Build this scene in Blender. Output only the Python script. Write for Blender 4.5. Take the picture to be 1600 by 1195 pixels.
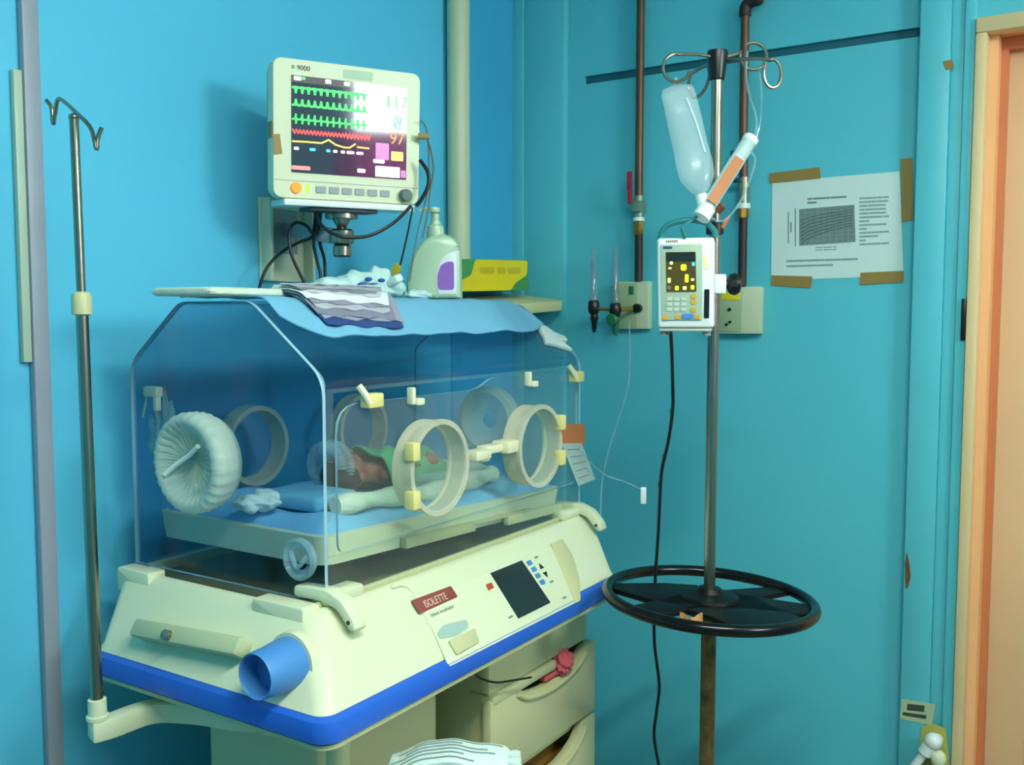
import bpy, bmesh, math, random
from math import sin, cos, tan, radians, pi, sqrt
from mathutils import Vector as V, Matrix
random.seed(7)
for o in list(bpy.data.objects): bpy.data.objects.remove(o)
S = bpy.context.scene
COL = S.collection

# ------------------------------------------------------------------ camera
F = 1520.0; CX, CY = 800.0, 597.5
YAW, PIT = radians(32.8), radians(4.2)
CAMP = V((0, 0, 1.47))
cd = bpy.data.cameras.new('camera'); cam = bpy.data.objects.new('camera', cd); COL.objects.link(cam)
cd.sensor_width = 36; cd.lens = 36*F/1600; cd.clip_start = 0.02
cam.location = CAMP; cam.rotation_euler = (pi/2-PIT, 0, YAW)
S.camera = cam
cd.dof.use_dof = False
# ------------------------------------------------------------------ world, exposure
w = bpy.data.worlds.new('world'); S.world = w; w.use_nodes = True
w.node_tree.nodes['Background'].inputs[0].default_value = (0.75, 0.9, 1, 1)
w.node_tree.nodes['Background'].inputs[1].default_value = 0.6
S.view_settings.view_transform = 'Standard'; S.view_settings.look = 'None'
S.view_settings.gamma = 1; S.view_settings.use_curve_mapping = False
S.view_settings.exposure = 0.34
try: S.cycles.transparent_max_bounces = 32
except Exception: pass
# ------------------------------------------------------------------ lights of the room
def area(name, loc, rot, sx, sy, power, col):
    l = bpy.data.lights.new(name, 'AREA'); l.shape = 'RECTANGLE'; l.size = sx; l.size_y = sy
    l.energy = power; l.color = col
    o = bpy.data.objects.new(name, l); COL.objects.link(o); o.location = loc; o.rotation_euler = rot
    return o
LCOL = (0.93, 1.0, 0.86)
area('ceiling_tube_light', (0.18, 0.50, 2.58), (0, 0, radians(60)), 1.15, 0.10, 40, LCOL)
WIN_E, TUBE_E = 28.0, 14.0
# ------------------------------------------------------------------ pixel -> point on a known plane
fw = V((-sin(YAW)*cos(PIT), cos(YAW)*cos(PIT), -sin(PIT))); rt = V((cos(YAW), sin(YAW), 0)); up = rt.cross(fw)
def ray(x, y): return fw + rt*((x-CX)/F) - up*((y-CY)/F)
def _on(a, v, x, y):
    d = ray(x, y); return CAMP + d*((v-CAMP[a])/d[a])
def onX(x, y, v): return _on(0, v, x, y)
def onY(x, y, v): return _on(1, v, x, y)
def onZ(x, y, v): return _on(2, v, x, y)
def atD(x, y, d): return CAMP + ray(x, y)*d
def onF(x, y, M):
    o, n = M.translation, M.col[2].xyz; d = ray(x, y)
    p = CAMP + d*((o-CAMP).dot(n)/d.dot(n)); q = M.inverted() @ p
    return (q.x, q.y)
def frame(o, u, v):
    u = V(u).normalized(); v = V(v); v = (v - u*v.dot(u)).normalized(); n = u.cross(v)
    M = Matrix.Identity(4)
    for i, c in enumerate((u, v, n)):
        for k in range(3): M[k][i] = c[k]
    M.translation = V(o); return M

# ------------------------------------------------------------------ materials
def lin(c):
    r = []
    for x in c:
        x = x/255.0; r.append(x/12.92 if x <= 0.04045 else ((x+0.055)/1.055)**2.4)
    return (*r, 1)
MATS = {}
def mat(name, rgb, rough=0.5, metal=0.0, var=0.04, scale=8, bump=0.0, bscale=60, emit=None, es=0, spec=0.5, trans=0, coat=0, detail=3):
    m = bpy.data.materials.new(name); m.use_nodes = True; nt = m.node_tree; b = nt.nodes['Principled BSDF']
    c = lin(rgb)
    tc = nt.nodes.new('ShaderNodeTexCoord'); nz = nt.nodes.new('ShaderNodeTexNoise')
    nz.inputs['Scale'].default_value = scale; nz.inputs['Detail'].default_value = detail
    nt.links.new(tc.outputs['Object'], nz.inputs['Vector'])
    mx = nt.nodes.new('ShaderNodeMix'); mx.data_type = 'RGBA'
    mx.inputs[6].default_value = tuple(max(0, k*(1-var)) for k in c[:3])+(1,)
    mx.inputs[7].default_value = tuple(min(1, k*(1+var)) for k in c[:3])+(1,)
    nt.links.new(nz.outputs['Fac'], mx.inputs[0]); nt.links.new(mx.outputs[2], b.inputs['Base Color'])
    b.inputs['Roughness'].default_value = rough; b.inputs['Metallic'].default_value = metal
    b.inputs['Specular IOR Level'].default_value = spec
    b.inputs['Coat Weight'].default_value = coat
    b.inputs['Transmission Weight'].default_value = trans
    if emit: b.inputs['Emission Color'].default_value = lin(emit); b.inputs['Emission Strength'].default_value = es
    if bump:
        n2 = nt.nodes.new('ShaderNodeTexNoise'); n2.inputs['Scale'].default_value = bscale; n2.inputs['Detail'].default_value = 4
        nt.links.new(tc.outputs['Object'], n2.inputs['Vector'])
        bp = nt.nodes.new('ShaderNodeBump'); bp.inputs['Strength'].default_value = bump; bp.inputs['Distance'].default_value = 0.004
        nt.links.new(n2.outputs['Fac'], bp.inputs['Height']); nt.links.new(bp.outputs['Normal'], b.inputs['Normal'])
    MATS[name] = m; return m
def clear(name, tint, haze=0.0, hazecol=(200, 220, 220), rough=0.05, ior=1.3):
    m = bpy.data.materials.new(name); m.use_nodes = True; nt = m.node_tree; nt.nodes.clear()
    out = nt.nodes.new('ShaderNodeOutputMaterial'); tr = nt.nodes.new('ShaderNodeBsdfTransparent'); gl = nt.nodes.new('ShaderNodeBsdfGlossy')
    tr.inputs[0].default_value = (*tint, 1); gl.inputs['Roughness'].default_value = rough
    lw = nt.nodes.new('ShaderNodeLayerWeight'); lw.inputs[0].default_value = 0.5
    pw = nt.nodes.new('ShaderNodeMath'); pw.operation = 'POWER'; pw.inputs[1].default_value = 4.0; nt.links.new(lw.outputs['Facing'], pw.inputs[0])
    f0 = ((ior-1)/(ior+1))**2
    fr = nt.nodes.new('ShaderNodeMath'); fr.operation = 'MULTIPLY_ADD'; fr.inputs[1].default_value = 0.55; fr.inputs[2].default_value = f0; nt.links.new(pw.outputs[0], fr.inputs[0])
    mx = nt.nodes.new('ShaderNodeMixShader'); nt.links.new(fr.outputs[0], mx.inputs[0])
    nt.links.new(tr.outputs[0], mx.inputs[1]); nt.links.new(gl.outputs[0], mx.inputs[2])
    last = mx
    if haze:
        df = nt.nodes.new('ShaderNodeBsdfDiffuse'); df.inputs[0].default_value = lin(hazecol)
        tc = nt.nodes.new('ShaderNodeTexCoord'); nz = nt.nodes.new('ShaderNodeTexNoise'); nz.inputs['Scale'].default_value = 9
        nt.links.new(tc.outputs['Object'], nz.inputs['Vector'])
        mr = nt.nodes.new('ShaderNodeMapRange'); mr.inputs[3].default_value = haze*0.6; mr.inputs[4].default_value = haze*1.4
        nt.links.new(nz.outputs['Fac'], mr.inputs[0])
        m2 = nt.nodes.new('ShaderNodeMixShader'); nt.links.new(mr.outputs[0], m2.inputs[0])
        nt.links.new(mx.outputs[0], m2.inputs[1]); nt.links.new(df.outputs[0], m2.inputs[2]); last = m2
    nt.links.new(last.outputs[0], out.inputs[0]); MATS[name] = m; return m
WB = mat('blue_lit_wall_paint', (90, 192, 228), 0.45, var=0.07, scale=2.5, bump=0.06, bscale=45, spec=0.35)
WT = mat('teal_lit_wall_paint', (90, 192, 206), 0.45, var=0.07, scale=3, bump=0.08, bscale=40, spec=0.35)  # same wall paint as the blue one, difference in light put into hue
WTP = mat('teal_trim_paint', (92, 192, 204), 0.4, var=0.07, scale=6, bump=0.08, bscale=30, spec=0.4)
GROOVE = mat('dark_teal_joint', (22, 96, 110), 0.7)
CEIL = mat('ceiling_paint', (215, 225, 220), 0.8)
FLOORM = mat('floor_tiles', (120, 118, 108), 0.4, var=0.2, scale=3)
CREAM = mat('cream_plastic', (214, 220, 186), 0.38, var=0.025, scale=3, bump=0.03, bscale=150)
CREAM2 = mat('aged_cream_plastic', (196, 196, 150), 0.45, var=0.05, scale=4, bump=0.03, bscale=120)
CREAMY = mat('yellow_cream_plastic', (226, 214, 138), 0.4, var=0.03)
IVORY = mat('ivory_ring', (225, 222, 188), 0.4, var=0.03)
DECK = mat('deck_olive_grey', (120, 122, 98), 0.5, var=0.06)
BLUE = mat('royal_blue_bumper', (36, 98, 205), 0.42, var=0.06, bump=0.05, bscale=90)
KBLUE = mat('knob_blue', (70, 134, 200), 0.45, var=0.06)
STEEL = mat('brushed_steel', (158, 152, 136), 0.27, metal=1.0, var=0.1, scale=20)
DARKSTEEL = mat('worn_steel', (150, 146, 132), 0.3, metal=0.9, var=0.3, scale=18)
RUST = mat('rusty_steel', (112, 94, 62), 0.42, metal=0.6, var=0.85, scale=46, bump=0.15)
PIPE = mat('brown_copper_pipe', (104, 74, 56), 0.45, metal=0.45, var=0.35, scale=14)
PIPED = mat('dark_patinated_pipe', (60, 44, 40), 0.5, metal=0.35, var=0.35, scale=14)
BRASS = mat('brass', (176, 130, 60), 0.35, metal=0.8, var=0.2)
BLACK = mat('black_plastic', (16, 16, 18), 0.35, var=0.1)
GLOSSB = mat('glossy_black_rim', (10, 9, 11), 0.2, var=0.1, spec=0.4)
CABLE = mat('black_cable', (14, 16, 20), 0.45)
GREYC = mat('grey_cable', (110, 112, 100), 0.5)
WHITE = mat('white_plastic', (228, 236, 232), 0.35, var=0.02)
GREYW = mat('grey_metal_paint', (150, 158, 160), 0.45, var=0.05)
TEALP = mat('teal_tube', (30, 128, 130), 0.35)
RED = mat('red_handle', (165, 30, 45), 0.4)
REDB = mat('red_button', (190, 70, 40), 0.4)
MAROON = mat('maroon_badge', (138, 66, 60), 0.5, var=0.1)
GREENP = mat('green_plastic', (30, 110, 70), 0.4)
YELLOW = mat('yellow_print', (232, 208, 20), 0.5, var=0.05)
GREENB = mat('green_print', (70, 150, 84), 0.55, var=0.05)
PURPLE = mat('purple_label', (150, 100, 190), 0.4, var=0.12, scale=40)
LABELW = mat('white_label', (232, 236, 240), 0.4)
BOTTLE = mat('pale_green_bottle', (176, 204, 172), 0.28, var=0.03, spec=0.6)
SHEET = mat('pale_blue_sheet', (112, 176, 208), 0.9, var=0.06, scale=30, bump=0.25, bscale=140)
SHEETB = mat('blue_mattress_sheet', (122, 186, 226), 0.9, var=0.1, scale=20, bump=0.25, bscale=90)
TOWEL = mat('cream_towel', (206, 220, 200), 0.95, var=0.06, scale=40, bump=0.5, bscale=220)
TOWELW = mat('white_towel', (214, 232, 226), 0.95, var=0.05, scale=30, bump=0.5, bscale=180)
LAYER = mat('grey_lilac_layers', (158, 160, 172), 0.85, var=0.14, scale=30, bump=0.3)
LAYERB = mat('dark_blue_layer', (40, 70, 130), 0.8, var=0.2, scale=20)
PAPER = mat('white_paper', (206, 226, 220), 0.8, var=0.03)
INK = mat('faded_ink', (112, 134, 130), 0.8, var=0.2, scale=160)
INKL = mat('light_ink', (138, 164, 158), 0.8, var=0.2, scale=200)
TAPE = mat('brown_tape', (150, 122, 58), 0.45, var=0.06)
TAPEO = mat('orange_tape', (182, 106, 50), 0.45, var=0.06)
WOODF = mat('door_frame_beige', (224, 196, 146), 0.5, var=0.06, scale=5)
WOODJ = mat('door_jamb_peach', (246, 184, 128), 0.45, var=0.08, scale=5)
WOODS = mat('door_stop_brown', (206, 122, 72), 0.5, var=0.08, scale=5)
WOODD = mat('door_leaf_tan', (236, 196, 150), 0.45, var=0.1, scale=4)
LCDK = mat('dark_lcd', (34, 44, 46), 0.15, var=0.05)
SKIN = mat('infant_skin', (150, 92, 76), 0.6, var=0.08, scale=20)
HAIR = mat('dark_hair', (42, 30, 28), 0.8)
GREENC = mat('green_swaddle', (84, 158, 116), 0.9, var=0.2, scale=25, bump=0.4)
PINK = mat('pink_cloth', (206, 92, 98), 0.9, var=0.15, scale=60, bump=0.4)
LILAC = mat('lilac_grey_paint', (150, 158, 172), 0.4, var=0.05)
TRUNK = mat('grey_green_trunking', (176, 196, 176), 0.4, var=0.05)
PVC = mat('pvc_grey_cream', (196, 204, 170), 0.4, var=0.05)
SHELFM = mat('cream_shelf', (204, 204, 152), 0.5, var=0.05)
PLATE = mat('socket_plate', (196, 206, 172), 0.4, var=0.03)
PLATED = mat('socket_inset', (160, 180, 140), 0.4, var=0.04)
CLOTHP = mat('patterned_cloth', (190, 222, 220), 0.95, var=0.05, bump=0.4)
CLOTHB = mat('blue_pattern', (40, 96, 170), 0.9, var=0.1)
STICK = mat('sticker_cream', (176, 190, 150), 0.6)
CHIP = mat('yellow_chipped_plaster', (176, 172, 80), 0.8, var=0.2, scale=30)
RUSTC = mat('rust_stain', (110, 76, 30), 0.8, var=0.4, scale=60)
CURT = mat('magenta_curtain', (190, 110, 170), 0.9, var=0.1)
_n = CURT.node_tree; _t = _n.nodes.new('ShaderNodeBsdfTranslucent'); _t.inputs[0].default_value = (0.5, 0.16, 0.36, 1); _m = _n.nodes.new('ShaderNodeMixShader')
_m.inputs[0].default_value = 0.6; _n.links.new(_n.nodes['Principled BSDF'].outputs[0], _m.inputs[1]); _n.links.new(_t.outputs[0], _m.inputs[2]); _n.links.new(_m.outputs[0], _n.nodes['Material Output'].inputs[0])
EDGE = mat('acrylic_edge', (150, 190, 205), 0.25, var=0.08, spec=0.7)
ACR = clear('clear_acrylic', (0.80, 0.865, 0.915), ior=1.3)
ACRL = clear('clear_acrylic_light', (0.95, 0.98, 0.97), haze=0.04, ior=1.3)
RINGC = clear('translucent_ring', (0.86, 0.87, 0.82), haze=0.5, hazecol=(232, 228, 204), ior=1.35)
CUFF = clear('white_plastic_cuff', (0.9, 0.95, 0.92), haze=0.55, hazecol=(205, 226, 214), rough=0.25, ior=1.4)
TUBEC = clear('clear_tubing', (0.86, 0.93, 0.95), haze=0.3, hazecol=(170, 205, 215), ior=1.4)
BAGC = clear('iv_bag_plastic', (0.96, 0.98, 0.98), haze=0.24, hazecol=(225, 240, 240), rough=0.2, ior=1.35)
FLOWG = clear('flow_glass', (0.85, 0.92, 0.94), haze=0.16, hazecol=(190, 190, 200), ior=1.45)
def em(name, rgb, s):
    m = mat(name, tuple(int(c*0.2) for c in rgb), 0.3, emit=rgb, es=s, var=0.0); return m
E_G = em('trace_green', (60, 235, 100), 1.3); E_R = em('trace_red', (235, 60, 60), 1.3); E_Y = em('trace_yellow', (245, 215, 80), 1.4)
E_W = em('lcd_white', (255, 250, 250), 1.6); E_C = em('lcd_cyan', (70, 205, 225), 1.3); E_M = em('lcd_magenta', (200, 120, 190), 1.0)
E_O = em('lcd_orange', (250, 130, 50), 1.4); E_LY = em('lcd_lime', (215, 240, 40), 1.2); E_PALE = em('led_pale_yellow', (250, 250, 160), 1.0)
SCR = mat('monitor_lcd', (8, 9, 12), 0.06, emit=(54, 60, 74), es=0.8, var=0, spec=0.8)
SCRB = mat('monitor_lcd_bar', (8, 9, 12), 0.06, emit=(110, 104, 104), es=0.8, var=0, spec=0.8)
SCRG = mat('pump_lcd', (8, 9, 12), 0.1, emit=(88, 82, 22), es=0.7, var=0)
SCRG2 = mat('pump_lcd_top', (8, 9, 12), 0.1, emit=(36, 48, 36), es=0.7, var=0)
PANE = mat('daylight_pane', (200, 220, 230), 0.3, emit=(235, 252, 246), es=WIN_E, var=0)
TUBEL = mat('lamp_tube', (240, 250, 240), 0.3, emit=(238, 255, 228), es=TUBE_E, var=0)

# ------------------------------------------------------------------ mesh helpers
def finish(bm, ang=0.6):
    bmesh.ops.recalc_face_normals(bm, faces=bm.faces)
    for f in bm.faces: f.smooth = True
    for e in bm.edges:
        if len(e.link_faces) == 2:
            try:
                if e.calc_face_angle() > ang: e.smooth = False
            except Exception: pass
def world_of(o):
    M = o.matrix_basis.copy(); p = o.parent
    while p: M = p.matrix_basis @ M; p = p.parent
    return M
def obj(name, bm, m, parent=None, label=None, local=False, ang=0.6):
    finish(bm, ang); me = bpy.data.meshes.new(name)
    if parent and not local: bm.transform(world_of(parent).inverted())
    bm.to_mesh(me); bm.free()
    for mm in (m if isinstance(m, (list, tuple)) else [m]): me.materials.append(mm)
    o = bpy.data.objects.new(name, me); COL.objects.link(o)
    if parent: o.parent = parent
    if label: o['label'] = label
    return o
def tag(o, label, cat, group=None, kind=None):
    o['label'] = label; o['category'] = cat
    if group: o['group'] = group
    if kind: o['kind'] = kind
    return o
def thing(name, label, cat, loc=(0, 0, 0), rotz=0, group=None):
    o = bpy.data.objects.new(name, None); o.empty_display_size = 0.1; COL.objects.link(o)
    o.location = loc; o.rotation_euler = (0, 0, rotz); return tag(o, label, cat, group)
def struct(name, bm, m):
    o = obj(name, bm, m); o['kind'] = 'structure'; return o
def B(): return bmesh.new()
I4 = Matrix.Identity(4)
def bevel(bm, r, seg=2, faces=None, ang=0.5):
    src = bm.edges if faces is None else {e for f in faces for e in f.edges}
    es = [e for e in src if len(e.link_faces) == 2 and e.calc_face_angle(0) > ang]
    if es and r > 0: bmesh.ops.bevel(bm, geom=es, offset=r, segments=seg, profile=0.5, affect='EDGES')
def box(bm, a, b, M=I4, r=0, seg=2, mi=0):
    x0, y0, z0 = a; x1, y1, z1 = b
    t = B(); vs = [t.verts.new(p) for p in ((x0,y0,z0),(x1,y0,z0),(x1,y1,z0),(x0,y1,z0),(x0,y0,z1),(x1,y0,z1),(x1,y1,z1),(x0,y1,z1))]
    for f in ((0,3,2,1),(4,5,6,7),(0,1,5,4),(1,2,6,5),(2,3,7,6),(3,0,4,7)): t.faces.new([vs[i] for i in f]).material_index = mi
    bmesh.ops.recalc_face_normals(t, faces=t.faces)
    if r: bevel(t, r, seg)
    merge(bm, t, M)
def merge(bm, t, M=I4):
    t.transform(M); me = bpy.data.meshes.new('tmp'); t.to_mesh(me); t.free(); bm.from_mesh(me); bpy.data.meshes.remove(me)
def prism(bm, M, pts, n0, n1, r=0, seg=2, mi=0, rim=None):
    t = B(); lo = [t.verts.new((p[0], p[1], n0)) for p in pts]; hi = [t.verts.new((p[0], p[1], n1)) for p in pts]
    t.faces.new(lo[::-1]).material_index = mi; t.faces.new(hi).material_index = mi; k = len(pts)
    for i in range(k): t.faces.new((lo[i], lo[(i+1) % k], hi[(i+1) % k], hi[i])).material_index = mi if rim is None else rim
    bmesh.ops.recalc_face_normals(t, faces=t.faces)
    if r: bevel(t, r, seg)
    merge(bm, t, M)
def rrect(x0, x1, y0, y1, r, seg=5):
    P = []
    for cx, cy, a in ((x1-r, y1-r, 0), (x0+r, y1-r, 90), (x0+r, y0+r, 180), (x1-r, y0+r, 270)):
        for i in range(seg+1):
            t = radians(a+90*i/seg); P.append((cx+r*cos(t), cy+r*sin(t)))
    return P
def roundpoly(pts, r, seg=4):
    out = []; n = len(pts)
    for i in range(n):
        p = V((*pts[i][:2], 0)); a = V((*pts[i-1][:2], 0)); b = V((*pts[(i+1) % n][:2], 0)); rr = r[i] if isinstance(r, (list, tuple)) else r
        d0 = (a-p); d1 = (b-p); rr = min(rr, d0.length*.45, d1.length*.45)
        s, e = p+d0.normalized()*rr, p+d1.normalized()*rr
        for k in range(seg+1):
            t = k/seg; q = s*(1-t)**2 + p*2*t*(1-t) + e*t*t; out.append((q.x, q.y))
    return out
def loft(bm, rings, cap=True, mi=0, close=True):
    R = [[bm.verts.new(p) for p in r] for r in rings]; n = len(R[0])
    for a, b in zip(R, R[1:]):
        for i in range(n if close else n-1):
            f = bm.faces.new((a[i], a[(i+1) % n], b[(i+1) % n], b[i])); f.material_index = mi
    if cap:
        bm.faces.new(R[0][::-1]).material_index = mi; bm.faces.new(R[-1]).material_index = mi
def catmull(pts, n=8):
    P = [V(p) for p in pts]; P = [P[0]*2-P[1]]+P+[P[-1]*2-P[-2]]; out = []
    for i in range(1, len(P)-2):
        a, b, c, d = P[i-1:i+3]
        for k in range(n):
            t = k/n; out.append(0.5*((2*b)+(c-a)*t+(2*a-5*b+4*c-d)*t*t+(3*b-a-3*c+d)*t**3))
    out.append(P[-2]); return out
def tube(bm, pts, r, seg=10, smooth=True, n=6, cap=True, mi=0):
    P = catmull(pts, n) if smooth and len(pts) > 2 else [V(p) for p in pts]
    P = [p for i, p in enumerate(P) if i == 0 or (p-P[i-1]).length > 1e-6]
    rings = []; t0 = (P[1]-P[0]).normalized(); u = t0.orthogonal().normalized()
    for i, p in enumerate(P):
        t = (P[min(i+1, len(P)-1)]-P[max(i-1, 0)]).normalized()
        u = (u-t*u.dot(t)); u = u.normalized() if u.length > 1e-6 else t.orthogonal().normalized(); v = t.cross(u)
        rr = r(i/(len(P)-1)) if callable(r) else r
        rings.append([p+(u*cos(2*pi*k/seg)+v*sin(2*pi*k/seg))*rr for k in range(seg)])
    loft(bm, rings, cap, mi)
def lathe(bm, M, prof, seg=24, mi=0, cap=True, closed=False):
    rings = [[M @ V((r*cos(2*pi*k/seg), r*sin(2*pi*k/seg), h)) for k in range(seg)] for r, h in prof]
    if closed: rings.append(rings[0])
    if closed:
        R = [[bm.verts.new(p) for p in r] for r in rings[:-1]]; R.append(R[0])
        for a, b in zip(R, R[1:]):
            for i in range(seg): bm.faces.new((a[i], a[(i+1) % seg], b[(i+1) % seg], b[i])).material_index = mi
    else: loft(bm, rings, cap, mi)
def cyl(bm, a, b, r, seg=20, mi=0): tube(bm, [a, b], r, seg, smooth=False, mi=mi)
def ball(bm, c, r, sc=(1, 1, 1), seg=16, M=None):
    t = B(); bmesh.ops.create_uvsphere(t, u_segments=seg, v_segments=seg//2+2, radius=r)
    t.transform(Matrix.Diagonal((*sc, 1))); merge(bm, t, (M if M else Matrix.Translation(V(c))))
def grid(bm, fn, nu, nv, thick=0.0, mi=0):
    G = [[V(fn(i/nu, j/nv)) for j in range(nv+1)] for i in range(nu+1)]
    A = [[bm.verts.new(p) for p in row] for row in G]
    for i in range(nu):
        for j in range(nv): bm.faces.new((A[i][j], A[i+1][j], A[i+1][j+1], A[i][j+1])).material_index = mi
    if thick:
        N = [[None]*(nv+1) for _ in range(nu+1)]
        for i in range(nu+1):
            for j in range(nv+1):
                du = G[min(i+1, nu)][j]-G[max(i-1, 0)][j]; dv = G[i][min(j+1, nv)]-G[i][max(j-1, 0)]
                nn = du.cross(dv); nn = nn.normalized() if nn.length > 1e-9 else V((0, 0, 1)); N[i][j] = bm.verts.new(G[i][j]-nn*thick)
        for i in range(nu):
            for j in range(nv): bm.faces.new((N[i][j], N[i][j+1], N[i+1][j+1], N[i+1][j])).material_index = mi
        for i in range(nu):
            bm.faces.new((A[i][0], N[i][0], N[i+1][0], A[i+1][0])); bm.faces.new((A[i][nv], A[i+1][nv], N[i+1][nv], N[i][nv]))
        for j in range(nv):
            bm.faces.new((A[0][j], A[0][j+1], N[0][j+1], N[0][j])); bm.faces.new((A[nu][j], N[nu][j], N[nu][j+1], A[nu][j+1]))
def text(name, s, size, m, parent, M, depth=0.0004, label=None):
    cu = bpy.data.curves.new(name, 'FONT'); cu.body = s; cu.size = size; cu.extrude = depth; cu.align_x = 'CENTER'; cu.align_y = 'CENTER'
    t = bpy.data.objects.new(name, cu); COL.objects.link(t); bpy.context.view_layer.update()
    me = bpy.data.meshes.new_from_object(t.evaluated_get(bpy.context.evaluated_depsgraph_get()))
    bpy.data.objects.remove(t); me.name = name; me.transform(world_of(parent).inverted() @ M if parent else M)
    me.materials.clear(); me.materials.append(m)
    o = bpy.data.objects.new(name, me); COL.objects.link(o); o.parent = parent
    if label: o['label'] = label
    return o
def ribbon(bm, pts, w, n0, n1):
    """flat polyline in frame coords"""
    for (a, b) in zip(pts, pts[1:]):
        d = V((b[0]-a[0], b[1]-a[1])); L = d.length or 1e-6; q = V((-d.y, d.x))/L*w/2; e = d/L*w*.35
        prism(bm, I4, [(a[0]-e.x-q.x, a[1]-e.y-q.y), (b[0]+e.x-q.x, b[1]+e.y-q.y), (b[0]+e.x+q.x, b[1]+e.y+q.y), (a[0]-e.x+q.x, a[1]-e.y+q.y)], n0, n1)
def flatpart(name, M, pts, n0, n1, m, parent, label=None, r=0):
    b = B(); prism(b, M, pts, n0, n1, r); return obj(name, b, m, parent, label)

# ================================================================== ROOM
XL, YR, ZC = -1.655, 2.60, 2.75
XR, YB = 1.75, -1.8
b = B(); box(b, (XL-.3, YB-.3, -.1), (XR+.3, YR+1.0, 0)); struct('floor', b, FLOORM)
b = B(); box(b, (XL-.3, YB-.3, ZC), (XR+.3, YR+1.0, ZC+.1)); struct('ceiling', b, CEIL)
b = B(); box(b, (XL-.12, YB, 0), (XL, YR+.12, ZC)); struct('wall_left', b, WB)
WB2 = mat('shaded_blue_wall_paint', (64, 168, 212), 0.45, var=0.07, scale=2.5, bump=0.06, bscale=45, spec=0.35)
b = B(); box(b, (XL, 2.245, 0), (XL+.004, YR-.031, ZC)); struct('wall_corner_shade', b, WB2)  # thin added sheet; corner shade right of the pipe put into deeper blue
# right wall: two leaves with the open joint between them, door opening on the right
DX0, DX1, DZ = -0.352, 0.55, 2.155
GZ0, GZ1 = 2.143, 2.166
b = B()
box(b, (XL, YR+.022, 0), (DX0, YR+.14, ZC))
box(b, (XL, YR, 0), (DX0, YR+.022, GZ0)); box(b, (XL, YR, GZ1), (DX0, YR+.022, ZC))
box(b, (XL, YR, GZ0), (-1.42, YR+.022, GZ1))
box(b, (DX0, YR, DZ), (DX1, YR+.14, ZC)); box(b, (DX1, YR, 0), (XR, YR+.14, ZC))
struct('wall_right', b, WT)
b = B(); box(b, (-1.42, YR+.012, GZ0), (-.475, YR+.0215, GZ1)); struct('trim_1', b, GROOVE)
b = B(); box(b, (XL, YR-.03, 0), (-1.472, YR, ZC), r=.004); box(b, (XL, YR-.036, 0), (-1.612, YR-.03, ZC), r=.002); struct('trim_2', b, WTP)
b = B(); box(b, (-.478, YR-.03, 0), (-.408, YR, ZC), r=.003); box(b, (-.408, YR-.018, 0), (-.378, YR, ZC), r=.003); box(b, (-.378, YR-.026, 0), (-.3535, YR, ZC), r=.003); struct('trim_3', b, WTP)
# window wall behind the right of the camera, wall behind
WY0, WY1, WZ0, WZ1 = 0.93, 1.72, 1.35, 2.62
b = B(); box(b, (XR, YB, 0), (XR+.12, WY0, ZC)); box(b, (XR, WY1, 0), (XR+.12, YR+.14, ZC))
box(b, (XR, WY0, 0), (XR+.12, WY1, WZ0)); box(b, (XR, WY0, WZ1), (XR+.12, WY1, ZC)); struct('wall_window', b, WT)
b = B(); box(b, (XL-.12, YB-.12, 0), (XR+.12, YB, ZC)); struct('wall_back', b, WB)
b = B()
for y0, y1, z0, z1 in ((WY0, WY1, WZ0, WZ0+.04), (WY0, WY1, WZ1-.04, WZ1), (WY0, WY0+.04, WZ0, WZ1), (WY1-.04, WY1, WZ0, WZ1), (1.62, 1.65, WZ0, WZ1)):
    box(b, (XR+.03, y0, z0), (XR+.09, y1, z1), r=.003)
wf = struct('window_1', b, WHITE)
b = B(); box(b, (XR+.055, WY0+.04, WZ0+.04), (XR+.06, WY1-.04, WZ1-.04)); obj('pane', b, PANE, wf)
b = B(); grid(b, lambda u, v: (XR-.05+.02*sin(u*60), WY0-.05+u*.84, 1.25+v*.82), 90, 4, .003)
tag(obj('window_curtain', b, CURT), 'magenta curtain drawn across the lower half of the bright window', 'curtain')
# ceiling lamp
cl = thing('ceiling_lamp', 'fluorescent batten with a bare tube on the ceiling near the viewer', 'lamp', (.18, .50, 2.75), radians(60))
b = B(); box(b, (-.62, -.05, -.07), (.62, .05, 0), r=.01); obj('housing', b, WHITE, cl, local=True)
b = B(); cyl(b, (-.58, 0, -.10), (.58, 0, -.10), .018); obj('fluorescent_tube', b, TUBEL, cl, local=True)
b = B(); box(b, (-.6, -.02, -.12), (-.575, .02, -.07)); obj('lamp_holder', b, WHITE, cl, local=True); b = B(); box(b, (.575, -.02, -.12), (.6, .02, -.07)); obj('lamp_holder', b, WHITE, cl, local=True)

# ------------------------------------------------------------------ door
b = B()
for (x0, x1, z0, z1) in ((DX0-.001, DX0+.024, 0, DZ-.032), (DX0-.001, DX1+.001, DZ-.032, DZ+.004), (DX1-.034, DX1+.001, 0, DZ-.032)):
    box(b, (x0, YR-.036, z0), (x1, YR+.012, z1), r=.004)
df = struct('door_1', b, WOODF)
b = B(); box(b, (DX0+.002, YR+.012, 0), (DX0+.044, YR+.14, DZ-.0265)); box(b, (DX0+.002, YR+.012, DZ-.026), (DX1-.002, YR+.14, DZ-.004)); box(b, (DX1-.026, YR+.012, 0), (DX1-.002, YR+.14, DZ-.0265))
obj('door_jamb', b, WOODJ, df, 'peach coloured jamb inside the frame')
b = B(); box(b, (DX0+.044, YR+.065, 0), (DX0+.060, YR+.094, DZ-.0555)); box(b, (DX0+.044, YR+.065, DZ-.055), (DX1-.026, YR+.094, DZ-.027)); obj('door_stop', b, WOODS, df, 'darker brown stop strip')
ld = B(); L0, L1, LY = DX0+.046, DX1-.028, YR+.095
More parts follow.
